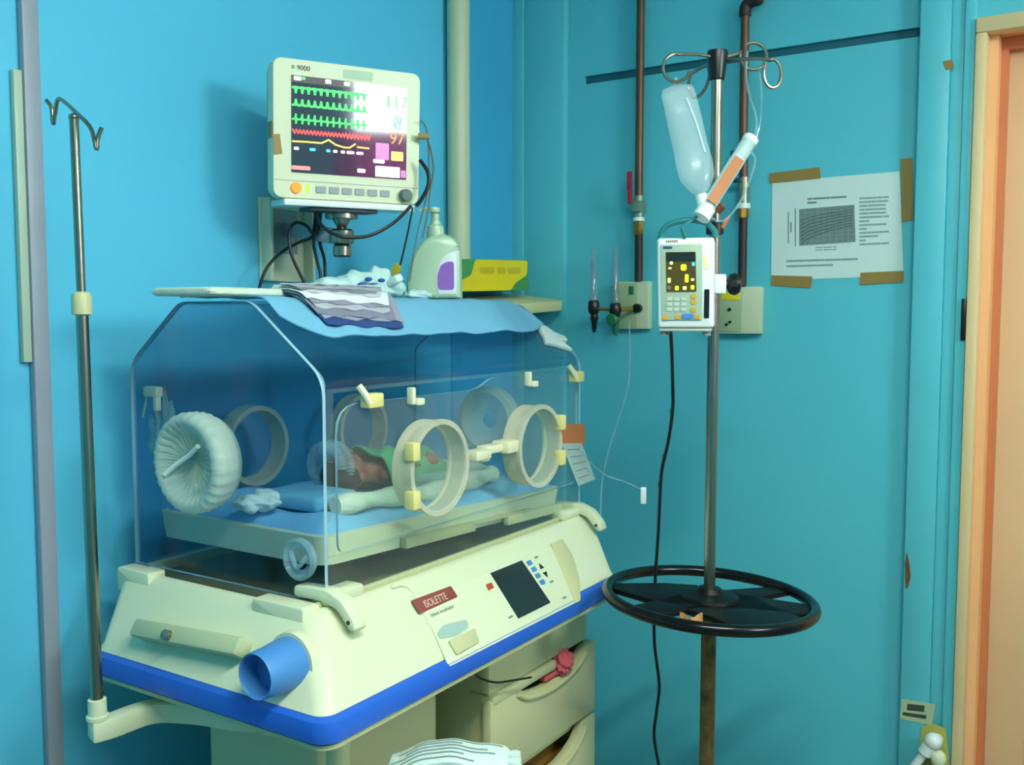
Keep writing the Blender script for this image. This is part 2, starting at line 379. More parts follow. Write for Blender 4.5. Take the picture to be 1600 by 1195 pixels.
box(ld, (L0, LY, .01), (L1, LY+.04, DZ-.03), r=.003)
leaf = obj('door_leaf', ld, WOODD, df, 'tan panelled door leaf')
for (z0, z1) in ((.2, .95), (1.1, 1.95)):
    b = B(); Mf = frame((0, LY, 0), (1, 0, 0), (0, 0, 1))
    pts = rrect(L0+.10, L1-.12, z0, z1, .06)
    inn = rrect(L0+.13, L1-.15, z0+.03, z1-.03, .05)
    R1 = [(p[0], LY-.0005, p[1]) for p in pts]; R2 = [((p[0]+q[0])/2, LY-.009, (p[1]+q[1])/2) for p, q in zip(pts, inn)]; R3 = [(q[0], LY-.002, q[1]) for q in inn]
    loft(b, [R1, R2, R3], cap=False); b.faces.new([b.verts.new(p) for p in R3]); obj('door_panel_moulding', b, WOODD, leaf)
b = B(); box(b, (DX0-.012, YR-.034, 1.40), (DX0-.0015, YR-.027, 1.50), r=.002); tag(obj('strike_plate', b, BLACK), 'small black metal plate beside the door frame', 'door hardware')

# ------------------------------------------------------------------ things fixed to the left wall
ct = thing('cable_trunking', 'tall lilac grey cable trunking at the left edge of the blue wall', 'trunking', (XL, .995, 0))
b = B(); box(b, (XL+.001, .985, .02), (XL+.018, 1.016, ZC-.02), r=.003); obj('trunking_strip', b, LILAC, ct)
b = B(); box(b, (XL+.001, .968, 1.38), (XL+.014, .984, 1.885), r=.002); obj('wide_trunking_strip', b, TRUNK, ct, 'short pale green grey strip beside the long one')
pv = thing('wall_pipe', 'thick grey cream plastic pipe running up the blue wall behind the pump bottle', 'pipe', (XL, 2.245, 1.4))
b = B(); cyl(b, (XL+.034, 2.24, 1.54), (XL+.034, 2.24, ZC-.01), .032, 24); obj('pipe_tube', b, PVC, pv)
b = B(); lathe(b, Matrix.Translation((XL+.034, 2.24, 2.36)), [(.0325, -.03), (.0355, -.03), (.0355, .03), (.0325, .03)], closed=True); obj('pipe_coupling', b, PVC, pv)
# shelf
sh = thing('corner_shelf', 'thin cream wooden shelf in the corner of the room carrying a yellow box', 'shelf', (XL, 2.3, 1.49))
Ms = Matrix.Translation((XL, 2.10, 1.505)) @ Matrix.Rotation(radians(2.6), 4, 'X') @ Matrix.Rotation(radians(7), 4, 'Y')
b = B(); prism(b, Ms, roundpoly([(.003, -.10), (.12, -.10), (.20, .22), (.20, .458), (.003, .458)], [.002, .03, .03, .03, .002]), -.03, 0, r=.003)
obj('shelf_board', b, SHELFM, sh)
b = B(); b.free()
for y_ in (0, .40):
    b = B(); prism(b, Ms @ Matrix.Translation((0, y_, 0)) @ frame((0, .02, 0), (1, 0, 0), (0, 0, 1)), [(.003, -.10), (.018, -.10), (.12, -.038), (.12, -.0245), (.003, -.0245)], 0, .018); obj('shelf_bracket', b, CREAM2, sh)
# box on the shelf
gb = thing('glove_box', 'yellow and green cardboard box lying on the corner shelf', 'box', Ms @ V((.12, .2, 0)))
p0, p1 = onX(727, 463, -1.535), onX(831, 460, -1.535)
Mg = frame((-1.535, 2.07, 1.52), (0, 1, .03), (-.02, 0, 1)); U0, U1 = 0.0, .405
b = B(); box(b, (U0, .0, -.11), (U1, .088, 0), Mg, r=.002); obj('carton', b, GREENB, gb)
b = B(); prism(b, Mg, roundpoly([(.002, .001), (.305, .001), (.33, .022), (.395, .045), (.401, .087), (.13, .087), (.11, .045), (.055, .028), (.002, .012)], .010), .0004, .0012); obj('printed_panel', b, YELLOW, gb, 'yellow printed band with wavy green ends')
b = B()
for (u0, u1) in ((.15, .22), (.235, .28), (.29, .36)): prism(b, Mg, rrect(u0, u1, .048, .066, .006), .0013, .0017)
obj('printed_text', b, mat('ochre_print', (205, 176, 30), .6), gb)

# monitor, its arm and wall plate
mo = thing('patient_monitor', 'cream patient monitor with coloured traces on a wall arm', 'medical monitor', (XL, 1.58, 1.63))
b = B(); PY0, PY1, PZ0, PZ1 = 1.525, 1.665, 1.537, 1.722
box(b, (XL+.001, PY0, PZ0), (XL+.01, PY1, PZ1), r=.002); obj('wall_plate', b, CREAM, mo)
b = B(); box(b, (XL+.01, PY0+.001, PZ0+.002), (XL+.04, PY0+.01, PZ1-.002), r=.001); obj('plate_flange', b, CREAM, mo); b = B(); box(b, (XL+.01, PY1-.01, PZ0+.002), (XL+.04, PY1-.001, PZ1-.002), r=.001)
obj('plate_flange', b, CREAM, mo)
b = B(); box(b, (XL+.01, PY0+.03, 1.60), (XL+.012, PY1-.03, 1.70)); obj('plate_shade', b, GREYW, mo)
# arm
A0 = V((XL+.02, 1.60, 1.655)); Apost = atD(537, 352, 2.05)
b = B(); M = frame(A0, (Apost-A0), (0, 0, 1)); La = (Apost-A0).length
box(b, (0, -.014, -.02), (La, .014, .02), M, r=.004); obj('arm_bar', b, GREYW, mo)
# monitor body frame: centre of front face
MAZ = radians(119)
Mu = V((-cos(MAZ), sin(MAZ), 0))      # along the face to the right
nrm = V((sin(MAZ), cos(MAZ), 0))
MC = atD(541, 206, 1.99)
tilt = radians(-3.2)
Mv = V((0, 0, 1)) - nrm*tan(tilt)*-0.0
Mv = (V((0, 0, 1))*cos(tilt) - nrm*sin(tilt)).normalized()
MF = frame(MC, Mu, Mv)
if MF.col[2].xyz.dot(CAMP-MC) < 0: MF = frame(MC, -Mu, Mv)
# corners by eye on that plane
c = [onF(*p, MF) for p in ((427, 90), (658, 112), (655, 326), (424, 303))]
HW = (c[1][0]+c[2][0]-c[0][0]-c[3][0])/4; HH = (c[0][1]+c[1][1]-c[2][1]-c[3][1])/4
MF.translation = MF @ V(((c[0][0]+c[1][0]+c[2][0]+c[3][0])/4, (c[0][1]+c[1][1]+c[2][1]+c[3][1])/4, 0))
print('monitor half size', HW, HH)
def ring2(sc, n, r=.02, dy=0): return [MF @ V((p[0], p[1]+dy, n)) for p in rrect(-HW*sc, HW*sc, -HH*sc, HH*sc, r, 6)]
b = B(); loft(b, [ring2(.985, 0, .016), ring2(1, -.006, .02), ring2(1, -.035, .02)], True); obj('bezel', b, CREAM, mo)
b = B(); loft(b, [ring2(.985, -.036, .02), ring2(.97, -.06, .02), ring2(.80, -.105, .03, -.01)], True); obj('rear_housing', b, GREYW, mo)
# screen
su0, su1, sv0, sv1 = -HW*.76, HW*.80, -HH*.62, HH*.76
b = B(); prism(b, MF, [(su0, sv0), (su1, sv0), (su1, sv1), (su0, sv1)], .0006, .0014); scr = obj('screen', b, SCR, mo)
SW, SH = su1-su0, sv1-sv0
def sp(u, v): return (su0+u*SW, sv1-v*SH)
def spart(name, fn, m, label=None):
    b = B(); fn(b); b.transform(MF); return obj(name, b, m, scr, label)
def sbar(u0, u1, v0, v1, n=.0020):
    def f(b):
        a, c_ = sp(u0, v0), sp(u1, v1); prism(b, I4, rrect(a[0], c_[0], c_[1], a[1], min(.002, (a[1]-c_[1])*.4), 3), .0014, n)
    return f
def ecg(v0, amp, down):
    P = []; n = 12
    for i in range(n):
        u = .01+.63*i/n; du = .63/n
        P += [(u, v0), (u+du*.36, v0-.004), (u+du*.5, v0+(amp if down else -amp)), (u+du*.64, v0-.004), (u+du*.98, v0)]
    return P
def trace(P, wd):
    def f(b): ribbon(b, [sp(*p) for p in P], wd, .0014, .0022)
    return f
spart('status_bar', sbar(0, .66, 0, .07), SCRB)
spart('heart_trace', trace(ecg(.125, .05, True), .0044), E_G); spart('heart_trace', trace(ecg(.305, .055, False), .0044), E_G)
spart('heart_trace', trace([(p[0], p[1]) for q in zip(ecg(.45, .05, False), ecg(.45, .04, True)) for p in q], .0036), E_G)
spart('pulse_trace', trace([(.01+.66*i/44, .575+(.02 if i % 2 else -.02)*(1 if i < 30 else 1.4)) for i in range(45)], .0032), E_R)
spart('breath_trace', trace([(0.01, .68), (.12, .675), (.25, .675), (.31, .635), (.37, .68), (.44, .70), (.49, .70), (.54, .655)], .0032), E_Y)
spart('breath_trace', trace([(.56, .685), (.66, .69)], .0032), E_Y)
for (u0, u1, v0, v1) in ((.02, .08, .01, .05), (.28, .33, .01, .05), (.44, .49, .01, .05), (.02, .06, .735, .765), (.35, .385, .735, .765), (.415, .45, .735, .765), (.465, .53, .735, .765), (.55, .61, .735, .765), (.56, .63, .915, .955), (.72, .94, .87, .985), (.70, .80, .80, .84)):
    spart('readout_block', sbar(u0, u1, v0, v1, .0024), E_W)
for (u0, u1) in ((.15, .20), (.29, .325)): spart('readout_block', sbar(u0, u1, .735, .765, .0024), E_C)
spart('readout_block', sbar(.085, .115, .01, .04, .0024), E_G); spart('readout_block', sbar(0, .155, .93, .97, .0024), mat('alarm_pink', (235, 120, 110), .5, emit=(245, 120, 110), es=1.1, var=0))
spart('readout_block', sbar(.86, .97, .70, .80, .0024), E_Y)
spart('value_panel', sbar(.84, .98, .10, .26), E_W); spart('value_panel', sbar(.72, .84, .62, .80), E_M); spart('value_panel', sbar(.95, .995, .90, .98), E_M)
def stext(s, u, v, size, m):
    q = sp(u, v); text('readout_digits', s, size, m, scr, MF @ Matrix.Translation((q[0], q[1], .0027)))
stext('117', .90, .175, .034, E_G); stext('70', .91, .36, .02, E_C); stext('42', .91, .42, .02, E_C); stext('97', .91, .565, .034, E_O)
spart('readout_line', sbar(.84, .99, .275, .295), E_W)
# front controls
def mpt(u, v, n=0): return MF @ V((u*HW, v*HH, n))
b = B(); lathe(b, MF @ Matrix.Translation((-HW*.70, -HH*.84, 0)), [(.0001, .006), (.010, .006), (.011, .004), (.011, 0)], 20); obj('alarm_button', b, mat('orange_lamp', (240, 140, 20), .4, emit=(240, 140, 20), es=.5), mo, 'round orange button')
b = B(); prism(b, MF, rrect(-HW*.57, -HW*.53, -HH*.90, -HH*.78, .002), 0, .002); obj('power_light', b, mat('green_led', (150, 240, 40), .4, emit=(160, 245, 40), es=.9), mo, 'small lime green light')
for i in range(6):
    u = -HW*.44+i*HW*.175; b = B(); prism(b, MF, rrect(u, u+HW*.13, -HH*.895, -HH*.80, .002), 0, .003); obj('front_button', b, GREYW, mo)
b = B(); lathe(b, MF @ Matrix.Translation((HW*.78, -HH*.86, 0)), [(.0001, .018), (.011, .018), (.013, .014), (.013, 0)], 22); obj('rotary_knob', b, mat('knob_grey', (90, 110, 104), .5), mo, 'dark grey knob')
text('model_text', '\u2261 9000', .0135, mat('dark_print', (50, 60, 60), .6), mo, MF @ Matrix.Translation((-HW*.64, HH*.87, .0006)))
b = B(); prism(b, MF, rrect(-HW*.08, HW*.32, HH*.80, HH*.93, .003), .0003, .001); obj('front_sticker', b, mat('pale_sticker', (176, 204, 172), .5), mo)
# groove, bottom tray and swivel
b = B(); prism(b, MF, rrect(-HW*.98, HW*.98, -HH*.745, -HH*.735, .0005), 0, .0006); obj('bezel_seam', b, GREYW, mo)
b = B(); box(b, (-HW*.86, -HH-.0135, -.10), (HW*.92, -HH-.0005, .006), MF, r=.002); obj('mounting_tray', b, WHITE, mo, 'flat white metal tray')
b = B(); box(b, (-HW*.50, -HH-.022, -.09), (HW*.42, -HH-.014, -.005), MF, r=.002); obj('tray_underplate', b, mat('dark_grey_steel', (70, 74, 82), .5, metal=.5), mo)
SWV = MF @ V((0, -HH-.022, -.045))
b = B(); Mz = Matrix.Translation(SWV); lathe(b, Mz, [(.034, -.012), (.034, 0)], 24); lathe(b, Mz, [(.013, -.034), (.010, -.030), (.020, -.012)], 20); lathe(b, Mz, [(.024, -.064), (.026, -.060), (.026, -.038), (.022, -.034)], 20); lathe(b, Mz, [(.016, -.092), (.019, -.089), (.019, -.070), (.014, -.064)], 20)
obj('swivel_post', b, STEEL, mo)
b = B(); p = SWV+V((0, 0, -.05)); M = frame(A0, (p-A0), (0, 0, 1)); box(b, (.0, -.016, -.018), ((p-A0).length, .016, .018), M, r=.004)
ar = [o for o in COL.objects if o.name == 'arm_bar'][0]; bpy.data.objects.remove(ar); obj('arm_bar', b, GREYW, mo)
# tape on monitor's left edge
b = B(); prism(b, MF, [onF(*p, MF) for p in ((426, 210), (437, 209), (441, 240), (428, 242))], .0003, .001); prism(b, MF @ Matrix.Translation((0, 0, 0)), [(-HW-.0012, -.02), (-HW-.0003, -.02), (-HW-.0003, .012), (-HW-.0012, .012)], -.03, .0005)
tag(obj('tape_patch', b, TAPE), 'brown tape patch on the left rim of the monitor', 'tape')
# cables
def cable(name, pix, d, r, m, label, cat='cable', group=None, parent=None):
    ds = d if isinstance(d, (list, tuple)) else [d]*len(pix)
    b = B(); tube(b, [atD(x, y, q) for (x, y), q in zip(pix, ds)], r, 8); return obj(name, b, m, parent, label) if parent else tag(obj(name, b, m), label, cat, group)
cable('power_cable', [(403, 456), (415, 422), (437, 396), (466, 379), (486, 371), (497, 352), (488, 320)], [2.06, 2.08, 2.09, 2.09, 2.09, 2.08, 2.05], .0034, CABLE, 'black cable curving from under the monitor down left to the incubator top')
cable('power_cable', [(484, 458), (470, 430), (455, 396), (452, 362), (462, 348), (478, 352), (492, 366), (500, 330)], 2.075, .0034, CABLE, 'black cable making a tight loop in front of the wall plate')
cable('power_cable', [(502, 458), (501, 430), (494, 402), (490, 376), (493, 330)], 2.09, .0034, CABLE, 'black cable hanging nearly straight beside the wall plate, left one of a pair')
cable('power_cable', [(504, 458), (508, 428), (506, 402), (499, 375), (501, 330)], 2.10, .0034, CABLE, 'black cable hanging nearly straight beside the wall plate, right one of a pair')
cable('monitor_cable', [(494, 326), (500, 348), (518, 364), (545, 371), (580, 367), (615, 348), (642, 322)], [2.0, 1.98, 1.95, 1.95, 1.97, 1.99, 2.02], .0036, CABLE, 'thick black cable sagging in a long curve below the monitor')
cable('sensor_lead', [(645, 324), (638, 360), (630, 395), (624, 420)], 2.04, .0022, CABLE, 'thin black lead dropping from the monitor to a small yellow clip')
cable('sensor_lead', [(656, 250), (668, 268), (669, 290), (658, 312), (650, 322)], 2.05, .0042, CABLE, 'short black lead bowed out at the lower right of the monitor')
cable('sensor_lead', [(656, 210), (666, 216), (673, 235), (677, 265), (672, 300), (668, 335), (660, 372)], [2.05, 2.05, 2.07, 2.09, 2.1, 2.1, 2.1], .002, GREYC, 'grey lead trailing from the right side of the monitor past the bottle pump')
cable('sensor_lead', [(656, 188), (664, 196), (668, 215), (670, 250), (668, 300), (652, 365), (640, 440)], [2.05, 2.06, 2.08, 2.1, 2.12, 2.12, 2.12], .0016, GREYC, 'thin grey lead from the upper right side of the monitor to the cloth')
b = B(); q = atD(662, 213, 2.05); cyl(b, q+rt*-.012, q+rt*.012, .007)
tag(obj('lead_plug', b, mat('ochre_plug', (150, 140, 90), .5)), 'ochre plug stuck in the right side of the monitor', 'plug')
b = B(); q = atD(619, 421, 2.04); box(b, (-.008, -.004, -.012), (.008, .004, .012), Matrix.Translation(q) @ Matrix.Rotation(.5, 4, 'Y'), r=.002)
sc_ = obj('lead_clip', b, mat('mustard', (196, 160, 30), .5)); tag(sc_, 'small mustard yellow clip on the lead above the bunched cloth', 'clip')

# ================================================================== INCUBATOR
inc = thing('infant_incubator', 'large cream infant incubator with clear hexagonal hood, blue bumper and side pole', 'incubator', (-1.3, 1.5, 0))
def rr3(x0, x1, y0, y1, r, z, seg=7): return [(p[0], p[1], z) for p in rrect(x0, x1, y0, y1, r, seg)]
BX0, BX1, BY0, BY1 = -1.545, -.962, .998, 1.965
# bumper
b = B(); loft(b, [rr3(BX0+.012, BX1-.012, BY0+.012, BY1-.012, .024, .834), rr3(BX0+.002, BX1-.002, BY0+.002, BY1-.002, .034, .839), rr3(BX0, BX1, BY0, BY1, .036, .848),
    rr3(BX0, BX1, BY0, BY1, .036, .862), rr3(BX0+.002, BX1-.002, BY0+.002, BY1-.002, .034, .871), rr3(BX0+.012, BX1-.012, BY0+.012, BY1-.012, .024, .876)]); obj('bumper', b, BLUE, inc, 'royal blue rubber bumper around the base')
b = B(); loft(b, [rr3(BX0+.05, BX1-.05, BY0+.05, BY1-.05, .03, .80), rr3(BX0+.035, BX1-.035, BY0+.035, BY1-.035, .03, .818), rr3(BX0+.008, BX1-.008, BY0+.008, BY1-.008, .03, .827), rr3(BX0+.008, BX1-.008, BY0+.008, BY1-.008, .03, .834)]); obj('underframe', b, CREAM2, inc)
# sloped body
LX0, LX1, LYa, LYb, LZ = -1.56, -1.068, 1.088, 2.0, .995
b = B(); loft(b, [rr3(BX0+.014, BX1-.014, BY0+.012, BY1-.012, .026, .8765), rr3(BX0+.016, BX1-.018, BY0+.018, BY1-.012, .03, .885), rr3(LX0+.008, LX1+.014, LYa-.014, LYb+.006, .034, .978), rr3(LX0, LX1, LYa, LYb, .03, LZ-.003),
    rr3(LX0+.006, LX1-.006, LYa+.006, LYb-.006, .04, LZ+.002), rr3(LX0+.016, LX1-.018, LYa+.018, LYb-.016, .035, LZ), rr3(LX0+.018, LX1-.02, LYa+.02, LYb-.018, .035, .978)], cap=False)
obj('base_body', b, CREAM, inc, ang=.9)
b = B(); prism(b, I4, rrect(LX0+.010, LX1-.014, LYa+.014, LYb-.012, .035), .95, .9785); obj('deck', b, DECK, inc, 'olive grey deck below the mattress tray')
b = B(); box(b, (LX1-.030, LYa+.03, .978), (LX1-.022, LYb-.03, 1.003), r=.002); obj('deck_rail', b, CREAM2, inc)
# slope frame of the long side
Pl, Pt = V((BX1-.018, 0, .885)), V((LX1+.014, 0, .978))
SF = frame(Pl, (0, 1, 0), Pt-Pl)
def onS(pix): return [onF(x, y, SF) for x, y in pix]
EFl, EFt = V((0, BY0+.018, .885)), V((0, LYa-.014, .978))
EF = frame(EFl, (1, 0, 0), EFt-EFl)
def onE(pix): return [onF(x, y, EF) for x, y in pix]
# control panel
cp = flatpart('control_panel', SF, roundpoly(onS([(655, 940), (858, 852), (903, 940), (700, 1043)]), .006), .0003, .0035, CREAM, inc, r=.001)
b = B(); prism(b, SF, onS([(764, 897), (813, 877), (858, 943), (808, 968)]), .0036, .0048); d_ = obj('display', b, LCDK, cp, 'dark blank display')
b = B(); prism(b, SF, roundpoly(onS([(640, 940), (702, 917), (713, 934), (653, 961)]), .003), .0036, .005, r=.0004); bd = obj('badge', b, MAROON, inc, 'maroon name badge')
q = onS([(678, 940)])[0]; text('badge_text', 'ISOLETTE', .0155, mat('badge_print', (225, 190, 165), .5), bd, SF @ Matrix.Translation((q[0], q[1], .0053)) @ Matrix.Diagonal((1.0, 1.25, 1, 1)))
q = onS([(686, 955)])[0]; text('badge_text', 'Infant Incubator', .0105, mat('green_grey_print', (130, 150, 130), .6), inc, SF @ Matrix.Translation((q[0]+.004, q[1]-.002, .004)))
b = B(); prism(b, SF, onS([(757, 915), (765, 912), (769, 920), (761, 924)]), .0036, .006); obj('alarm_button', b, REDB, cp)
bl = [((819, 877), (829, 892)), ]
for i, (x, y) in enumerate(((825, 881), (832, 891), (838, 901), (845, 911))):
    b = B(); q = onS([(x, y)])[0]; prism(b, SF, rrect(q[0]-.0075, q[0]+.0075, q[1]-.005, q[1]+.005, .002), .0036, .006); obj('panel_button', b, KBLUE if i != 2 else mat('teal_blue', (70, 140, 170), .4), cp, 'blue button')
for (x, y, s_) in ((843, 886, 1), (851, 899, -1)):
    q = onS([(x, y)])[0]; b = B(); prism(b, SF, [(q[0]-.007, q[1]-.0055*s_), (q[0]+.007, q[1]-.0055*s_), (q[0], q[1]+.0065*s_)], .0036, .005); obj('arrow_mark', b, BLACK, cp)
for (x, y) in ((836, 872), (860, 910), (880, 935), (796, 965)):
    q = onS([(x, y)])[0]; b = B(); prism(b, SF, rrect(q[0]-.007, q[0]+.007, q[1]-.002, q[1]+.002, .0008), .0036, .0043); obj('panel_mark', b, mat('panel_ink', (120, 135, 120), .6), cp)
# recessed finger scoop below the badge and the raised curved wing on the right
b = B(); prism(b, SF, roundpoly(onS([(690, 978), (727, 969), (730, 982), (712, 995), (686, 1000), (680, 992)]), .01), .0036, .0046); obj('smudged_sticker', b, mat('blue_grey_smudge', (160, 186, 176), .6), inc)
b = B(); prism(b, SF, roundpoly(onS([(697, 1004), (738, 984), (745, 1006), (710, 1026)]), .004), .0036, .0085, r=.0015); obj('finger_pad', b, CREAM2, inc)
b = B(); prism(b, SF, roundpoly(onS([(858, 851), (876, 843), (893, 870), (903, 905), (905, 940), (897, 944)]), .006), .0004, .006, r=.002); obj('panel_wing', b, CREAM2, inc, 'raised pale yellow curved wing beside the panel')
b = B(); tube(b, [SF @ V((p[0], p[1], .0002)) for p in onS([(612, 918), (628, 914), (642, 922), (655, 946), (680, 992), (702, 1034)])], .0028, 8); obj('panel_ridge', b, CREAM, inc)
# end face: bar with lock, knob, corner clips
q = onE([(222, 972), (388, 1008), (386, 1032), (222, 1000)])
b = B(); M = EF; u0, v0 = q[3]; u1, v1 = q[2]
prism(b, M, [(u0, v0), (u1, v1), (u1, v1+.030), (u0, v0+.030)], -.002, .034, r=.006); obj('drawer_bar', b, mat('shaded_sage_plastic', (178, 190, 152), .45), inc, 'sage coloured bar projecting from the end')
b = B(); qx = onE([(272, 1004)])[0]; t = B(); ring = [(0.0001, .044), (.008, .043), (.009, .034)]; lathe(b, M @ Matrix.Translation((qx[0]+.018, v0+.016, 0)), ring, 18); obj('bar_lock', b, STEEL, inc, 'round chrome lock')
b = B(); kc = onE([(452, 1042)])[0]; kM = M @ Matrix.Translation((kc[0], kc[1]+.008, 0)) @ Matrix.Rotation(radians(32), 4, 'X')
lathe(b, kM, [(.040, -.012), (.0405, .012), (.037, .045), (.036, .070), (.0345, .074), (.032, .071), (.030, .042), (.0001, .042)], 32); obj('control_knob', b, KBLUE, inc, 'hollow blue conical knob')
b = B(); lathe(b, kM, [(.047, -.012), (.046, .0015), (.038, .002)], 32); obj('knob_collar', b, CREAM, inc)
for (xa, xb_) in ((-1.555, -1.465), (-1.20, -1.085)):
    b = B(); prism(b, frame((0, LYa-.002, LZ), (1, 0, 0), (0, 0, 1)), roundpoly([(xa, -.034), (xb_, -.034), (xb_, .009), (xa, .009)], .006), -.030, .008, r=.004); obj('hood_catch', b, CREAM, inc)
# corner levers (near and far end of the long side)
def lever(y0, s):
    b = B(); pts = [(-.052, .004), (.01, .006), (.042, -.002), (.070, -.032), (.082, -.031), (.078, -.014), (.052, .014), (.02, .026), (-.052, .024)]
    prism(b, frame((LX1-.028, y0, LZ+.004), (1, 0, 0), (0, 0, 1)), roundpoly(pts, .008), -.015, .015, r=.004); obj('corner_lever', b, CREAM, inc)
    b = B(); box(b, (LX1-.045, y0-.01*s, LZ), (LX1-.005, y0+.075*s, LZ+.022), r=.006) if s > 0 else box(b, (LX1-.045, y0-.075, LZ), (LX1-.005, y0+.01, LZ+.022), r=.006); obj('lever_block', b, CREAM, inc)
    b = B(); p = V((LX1-.028+.068, y0-.0165, LZ-.014)); cyl(b, p, p+V((0, .004, 0)), .0035, 10); obj('lever_pin', b, BLACK, inc)
lever(1.135, 1); lever(1.965, -1)

# mattress tray and mattress (slightly tilted, far end lower)
def shear(bm):
    for v in bm.verts: v.co.z -= (v.co.y-1.18)*.042
b = B(); loft(b, [rr3(-1.50, -1.16, 1.20, 1.90, .03, 1.034), rr3(-1.545, -1.122, 1.165, 1.945, .03, 1.046), rr3(-1.55, -1.116, 1.16, 1.95, .03, 1.095), rr3(-1.54, -1.126, 1.17, 1.94, .028, 1.097), rr3(-1.535, -1.13, 1.175, 1.935, .028, 1.088)]); shear(b)
tr = obj('mattress_tray', b, CREAM, inc)
b = B(); box(b, (-1.118, 1.36, 1.046), (-1.104, 1.58, 1.066), r=.002); box(b, (-1.118, 1.58, 1.056), (-1.108, 1.80, 1.064), r=.002); box(b, (-1.118, 1.70, 1.040), (-1.104, 1.93, 1.060), r=.002); shear(b); obj('tray_slide', b, CREAM2, tr)
b = B(); b.free()
for (ya, zt) in ((1.34, 1.038), (1.74, 1.018)):
    b = B(); box(b, (-1.42, ya, .979), (-1.30, ya+.03, zt), r=.004); obj('tray_support', b, mat('support_grey', (96, 96, 84), .6) if 'support_grey' not in MATS else MATS['support_grey'], tr)
def quilt(u, v):
    x = -1.536+u*.408; y = 1.172+v*.765
    e = min(u, 1-u, v, 1-v); h = .028*min(1, e/.07)**.5
    return (x, y, 1.090+h+.004*sin(x*37+y*11)+.003*sin(y*43))
b = B(); grid(b, quilt, 30, 50); G = [quilt(0, 0)]; shear(b); obj('mattress', b, SHEETB, inc, 'blue cloth covered mattress')

# ------------------------------------------------------------------ hood
hood = B()
HZ0 = .998
prof = [(-1.088, 1.346), (-1.088, 1.362), (-1.25, 1.487), (-1.43, 1.487), (-1.573, 1.375), (-1.573, HZ0)]
def openround(P, r, seg=5):
    out = [P[0]]
    for i in range(1, len(P)-1):
        p, a, c_ = V((*P[i], 0)), V((*P[i-1], 0)), V((*P[i+1], 0)); d0, d1 = (a-p).normalized(), (c_-p).normalized()
        for k in range(seg+1):
            t = k/seg; q = (p+d0*r)*(1-t)**2+p*2*t*(1-t)+(p+d1*r)*t*t; out.append((q.x, q.y))
    return out+[P[-1]]
pr_o = openround([prof[0], (prof[1][0], prof[1][1])]+prof[2:], .0155 if False else .015)
pr_e = roundpoly([(-1.088, HZ0), (-1.088, 1.362), (-1.25, 1.487), (-1.43, 1.487), (-1.573, 1.375), (-1.573, HZ0)], [.002, .03, .02, .02, .03, .002])
cx_, cz_ = -1.33, 1.15
def inset(P, d):
    out = []
    for i, p in enumerate(P):
        a, c_ = P[max(i-1, 0)], P[min(i+1, len(P)-1)]; t = V((c_[0]-a[0], c_[1]-a[1])).normalized(); n = V((-t.y, t.x))
        if n.dot(V((cx_-p[0], cz_-p[1]))) < 0: n = -n
        out.append((p[0]+n.x*d, p[1]+n.y*d))
    return out
HF = frame((0, 0, 0), (1, 0, 0), (0, 0, 1))    # n = -y
prism(hood, HF, pr_o+inset(pr_o, .005)[::-1], -1.974, -1.139, mi=1, rim=0)
hd = obj('hood', hood, [ACR, EDGE], inc, 'clear acrylic hood')
b = B(); prism(b, HF, pr_e, -1.1385, -1.1315, mi=0, rim=1); obj('hood_end_panel', b, [ACR, EDGE], hd)
b = B(); prism(b, HF, pr_e, -1.9815, -1.9745, mi=0, rim=1); obj('hood_end_panel', b, [ACR, EDGE], hd)
b = B(); XF = frame((-1.0855, 0, 0), (0, 1, 0), (0, 0, 1))     # n = +x
prism(b, XF, roundpoly([(1.156, 1.075), (1.955, 1.075), (1.955, 1.335), (1.60, 1.338), (1.55, 1.318), (1.156, 1.318)], [.02, .03, .04, .02, .02, .05]), 0, .005, mi=0, rim=1); dr = obj('access_door', b, [ACRL, EDGE], inc, 'clear front access door')
b = B(); box(b, (1.1395, HZ0, -.006), (1.9735, 1.072, -.001), XF); box(b, (1.1395, 1.3385, -.006), (1.9735, 1.345, -.001), XF); box(b, (1.1395, 1.0725, -.006), (1.155, 1.338, -.001), XF); box(b, (1.956, 1.0725, -.006), (1.9735, 1.338, -.001), XF); obj('door_surround', b, ACRL, hd)
b = B(); box(b, (-1.60, 1.16, 1.486), (-1.59, 1.161, 1.487)); b.free()
def porthole(yc, zc, hs):
    b = B(); M = XF @ Matrix.Translation((yc, zc, .0055))
    lathe(b, M, [(.077, 0), (.084, 0), (.084, .034), (.0865, .036), (.0865, .044), (.077, .044)], 48, closed=True); r_ = obj('porthole_ring', b, RINGC, dr, 'ivory translucent ring')
    b = B(); lathe(b, M, [(.0768, .004), (.080, .004), (.080, .010), (.0768, .010)], 48, closed=True); obj('porthole_gasket', b, IVORY, r_)
    b = B(); lathe(b, M, [(.0001, .036), (.0765, .036), (.0765, .040), (.0001, .040)], 48); obj('porthole_door', b, ACRL, r_)
    for (dy, dz) in hs:
        b = B(); box(b, (dy-.010, dz-.016, .030), (dy+.010, dz+.016, .052), M, r=.003); obj('hinge', b, CREAMY, r_, 'yellow hinge block')
porthole(1.375, 1.192, [(-.078, .038), (-.078, -.046)])
porthole(1.722, 1.190, [(.080, .042), (.080, -.034)])
b = B(); M = XF
for (y0, y1, z0, z1, n1) in ((1.495, 1.545, 1.186, 1.204, .044), (1.545, 1.60, 1.192, 1.208, .034), (1.60, 1.648, 1.188, 1.212, .046), (1.53, 1.56, 1.178, 1.190, .03)):
    box(b, (y0, z0, .006), (y1, z1, n1), M, r=.003)
obj('porthole_latch', b, IVORY, dr, 'ivory latch between the two portholes')
